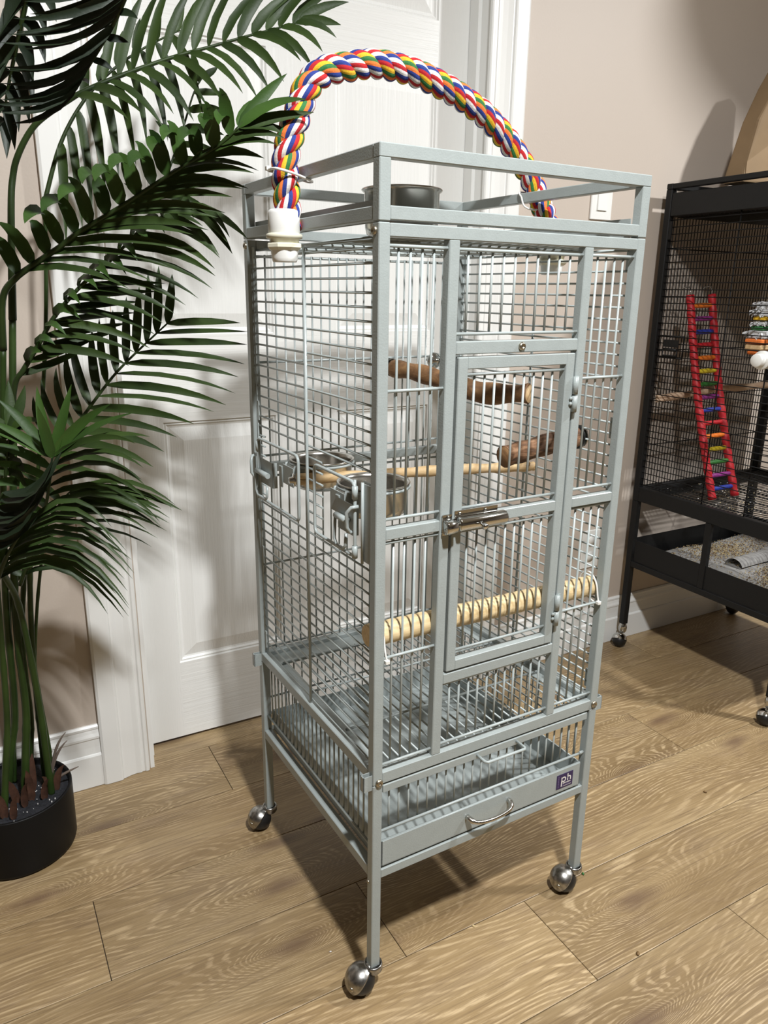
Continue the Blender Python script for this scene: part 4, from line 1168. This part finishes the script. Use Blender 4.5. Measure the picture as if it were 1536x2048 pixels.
# perches, plug and toy of the black cage
t = thing('natural_perch', (1.54, .66, .82), 'pale natural branch perch with split left end, crossing the black cage', 'perch')
pp = catmull([(1.345, .698, .8050), (1.42, .684, .812), (1.52, .664, .826), (1.62, .642, .829), (1.72, .622, .836), (1.84, .600, .838)], 5)
b = MB().tube(pp[1:], [.0105 + .0014 * math.sin(i * 1.1) for i in range(len(pp) - 1)], 12)
for s_ in (1, -1): b.tube([(1.318, .703, .8035 + s_ * .0054), (1.338, .699, .8045 + s_ * .005), (1.362, .6945, .807 + s_ * .003)], [.0058, .0062, .006], 10)
b.build('stick', M['palestick'], t)
t = thing('rope_perch', (1.275, .352, .92), 'white plastic end plug of a perch sticking out of the black cage side', 'rope perch')
c0 = Vector((1.255, .358, .944)); ax = Vector((1, .0, 0))
MB().lathe([(0, 0), (.0150, 0), (.0162, .002), (.0168, .018), (.0168, .0185), (.0225, .019), (.0232, .021), (.0232, .030), (.0215, .032), (.0170, .033), (.0170, .043)], c0, ax, 26).build('plug', M['white_plastic'], t)
MB().lathe([(.024, .0555), (.024, .0640), (.0205, .065), (.0205, .10), (0, .10)], c0, ax, 26).build('end_cap', M['white_plastic'], t)
pp = catmull([c0 + Vector((.10, 0, 0)), c0 + Vector((.18, .01, -.02)), c0 + Vector((.28, .03, -.03)), c0 + Vector((.40, .05, -.01)), c0 + Vector((.52, .06, .0))], 6)
MB().tube(pp, [.016 + .0016 * math.sin(i * 1.9) for i in range(len(pp))], 12).build('rope', M['shred'], t)
t = thing('shredding_toy', (1.385, .44, .96), 'hanging bird toy of shredded white paper and coloured wood inside the black cage', 'bird toy')
MB().tube([(1.385, .44, .95), (1.385, .44, 1.30)], .0012, 6).build('chain', M['chrome'], t)
tz = 1.082
for (h, rr, mt) in ((.020, .030, 'shred'), (.016, .034, 'shred'), (.012, .026, 'yellow'), (.012, .032, 'shred'), (.012, .028, 'green'), (.020, .042, 'shred'), (.014, .036, 'orange'), (.016, .034, 'cutwood'), (.012, .028, 'orange')):
    b = MB()
    if mt == 'shred':
        for i in range(46):
            a = random.uniform(0, 2 * PI); r1_ = rr * random.uniform(.6, 1.2); zz = tz - random.uniform(0, h); w_ = random.uniform(.002, .005)
            p0 = Vector((1.385, .44, tz - h / 2)); p1 = Vector((1.385 + r1_ * math.cos(a), .44 + r1_ * math.sin(a), zz)); sd = Vector((-math.sin(a), math.cos(a), 0)) * w_
            mid_ = p0.lerp(p1, .6) + Vector((0, 0, .006))
            b.add([p0 - sd, p0 + sd, mid_ + sd, mid_ - sd, p1 + sd * .5 + Vector((0, 0, -.004)), p1 - sd * .5], [(0, 1, 2, 3), (3, 2, 4, 5)])
        b.box((1.385 - rr * .6, .44 - rr * .6, tz - h), (1.385 + rr * .6, .44 + rr * .6, tz), ch=.002)
    else: b.box((1.385 - rr, .44 - rr * .7, tz - h + .001), (1.385 + rr, .44 + rr * .7, tz - .001), ch=.003)
    b.build('block' if mt != 'shred' else 'paper_bunch', M[mt], t)
    tz -= h
# kraft bag on top of the black cage
bg = MB()
prof = [(1.436, 1.3885), (1.448, 1.44), (1.474, 1.545), (1.512, 1.630), (1.548, 1.690), (1.600, 1.705), (1.628, 1.690), (1.640, 1.55), (1.642, 1.3885)]
n_ = len(prof)
vs = [(x, .600 + .012 * math.sin(i * 1.3), z) for i, (x, z) in enumerate(prof)] + [(x, .668 - (z - 1.38) * .06, z) for (x, z) in prof]
fs = [tuple(range(n_))[::-1], tuple(range(n_, 2 * n_))] + [(i, i + 1, n_ + i + 1, n_ + i) for i in range(n_ - 1)] + [(n_ - 1, 0, n_, 2 * n_ - 1)]
t = bg.add(vs, fs).build('paper_bag', M['kraft'])
bv = t.modifiers.new('soft', 'BEVEL'); bv.width = .006; bv.segments = 2
t['label'] = 'brown kraft paper bag standing on top of the black cage'; t['category'] = 'bag'

# added bowl, out of view at right, blocks light to shadow the upper wall
t = thing('shadow_bowl', (2.11, .10, 1.88), 'added white bowl blocking light, hung out of view right of the black cage', 'light blocker')
MB().lathe([(0, 1.878), (.05, 1.880), (.115, 1.915), (.19, 1.982), (.30, 2.070), (.42, 2.165), (.425, 2.175), (.41, 2.175), (.18, 1.995), (0, 1.90)], (2.11, .10, 0), n=48).build('bowl_shell', M['white_plastic'], t)
MB().tube([(2.11, .10, 1.89), (2.11, .10, ZC)], .006, 10).build('rod', M['steel'], t)

# ------------------------------------------------------------------ crumbs on the floor
def crumb(x, y, s_, mat, label):
    b = MB().lathe([(0, 0), (s_ * .6, s_ * .1), (s_, s_ * .5), (s_ * .75, s_ * 1.0), (0, s_ * 1.2)], (0, 0, 0), n=8)
    o = b.build('crumb', M[mat], origin=(0, 0, 0)); o.location = (x, y, 0); o.scale = (1.3, .8, 1); o.rotation_euler = (0, 0, x * 9)
    o['label'] = label; o['category'] = 'crumb'; o['group'] = 'crumbs on the floor'
crumb(.4410, -.1555, .0038, 'seed', 'brown seed lying on the plank joint in the right foreground')
crumb(.9166, .0858, .0034, 'seed', 'brown seed on the planks right of the grey cage')
crumb(.4890, .0295, .0030, 'lad_green', 'green crumb beside the front right caster of the grey cage')
crumb(-.0249, .1015, .0018, 'labelwhite', 'tiny white crumb left of the front left caster')
crumb(.2247, .0284, .0026, 'paleseed', 'pale crumb on the planks beneath the grey cage front')
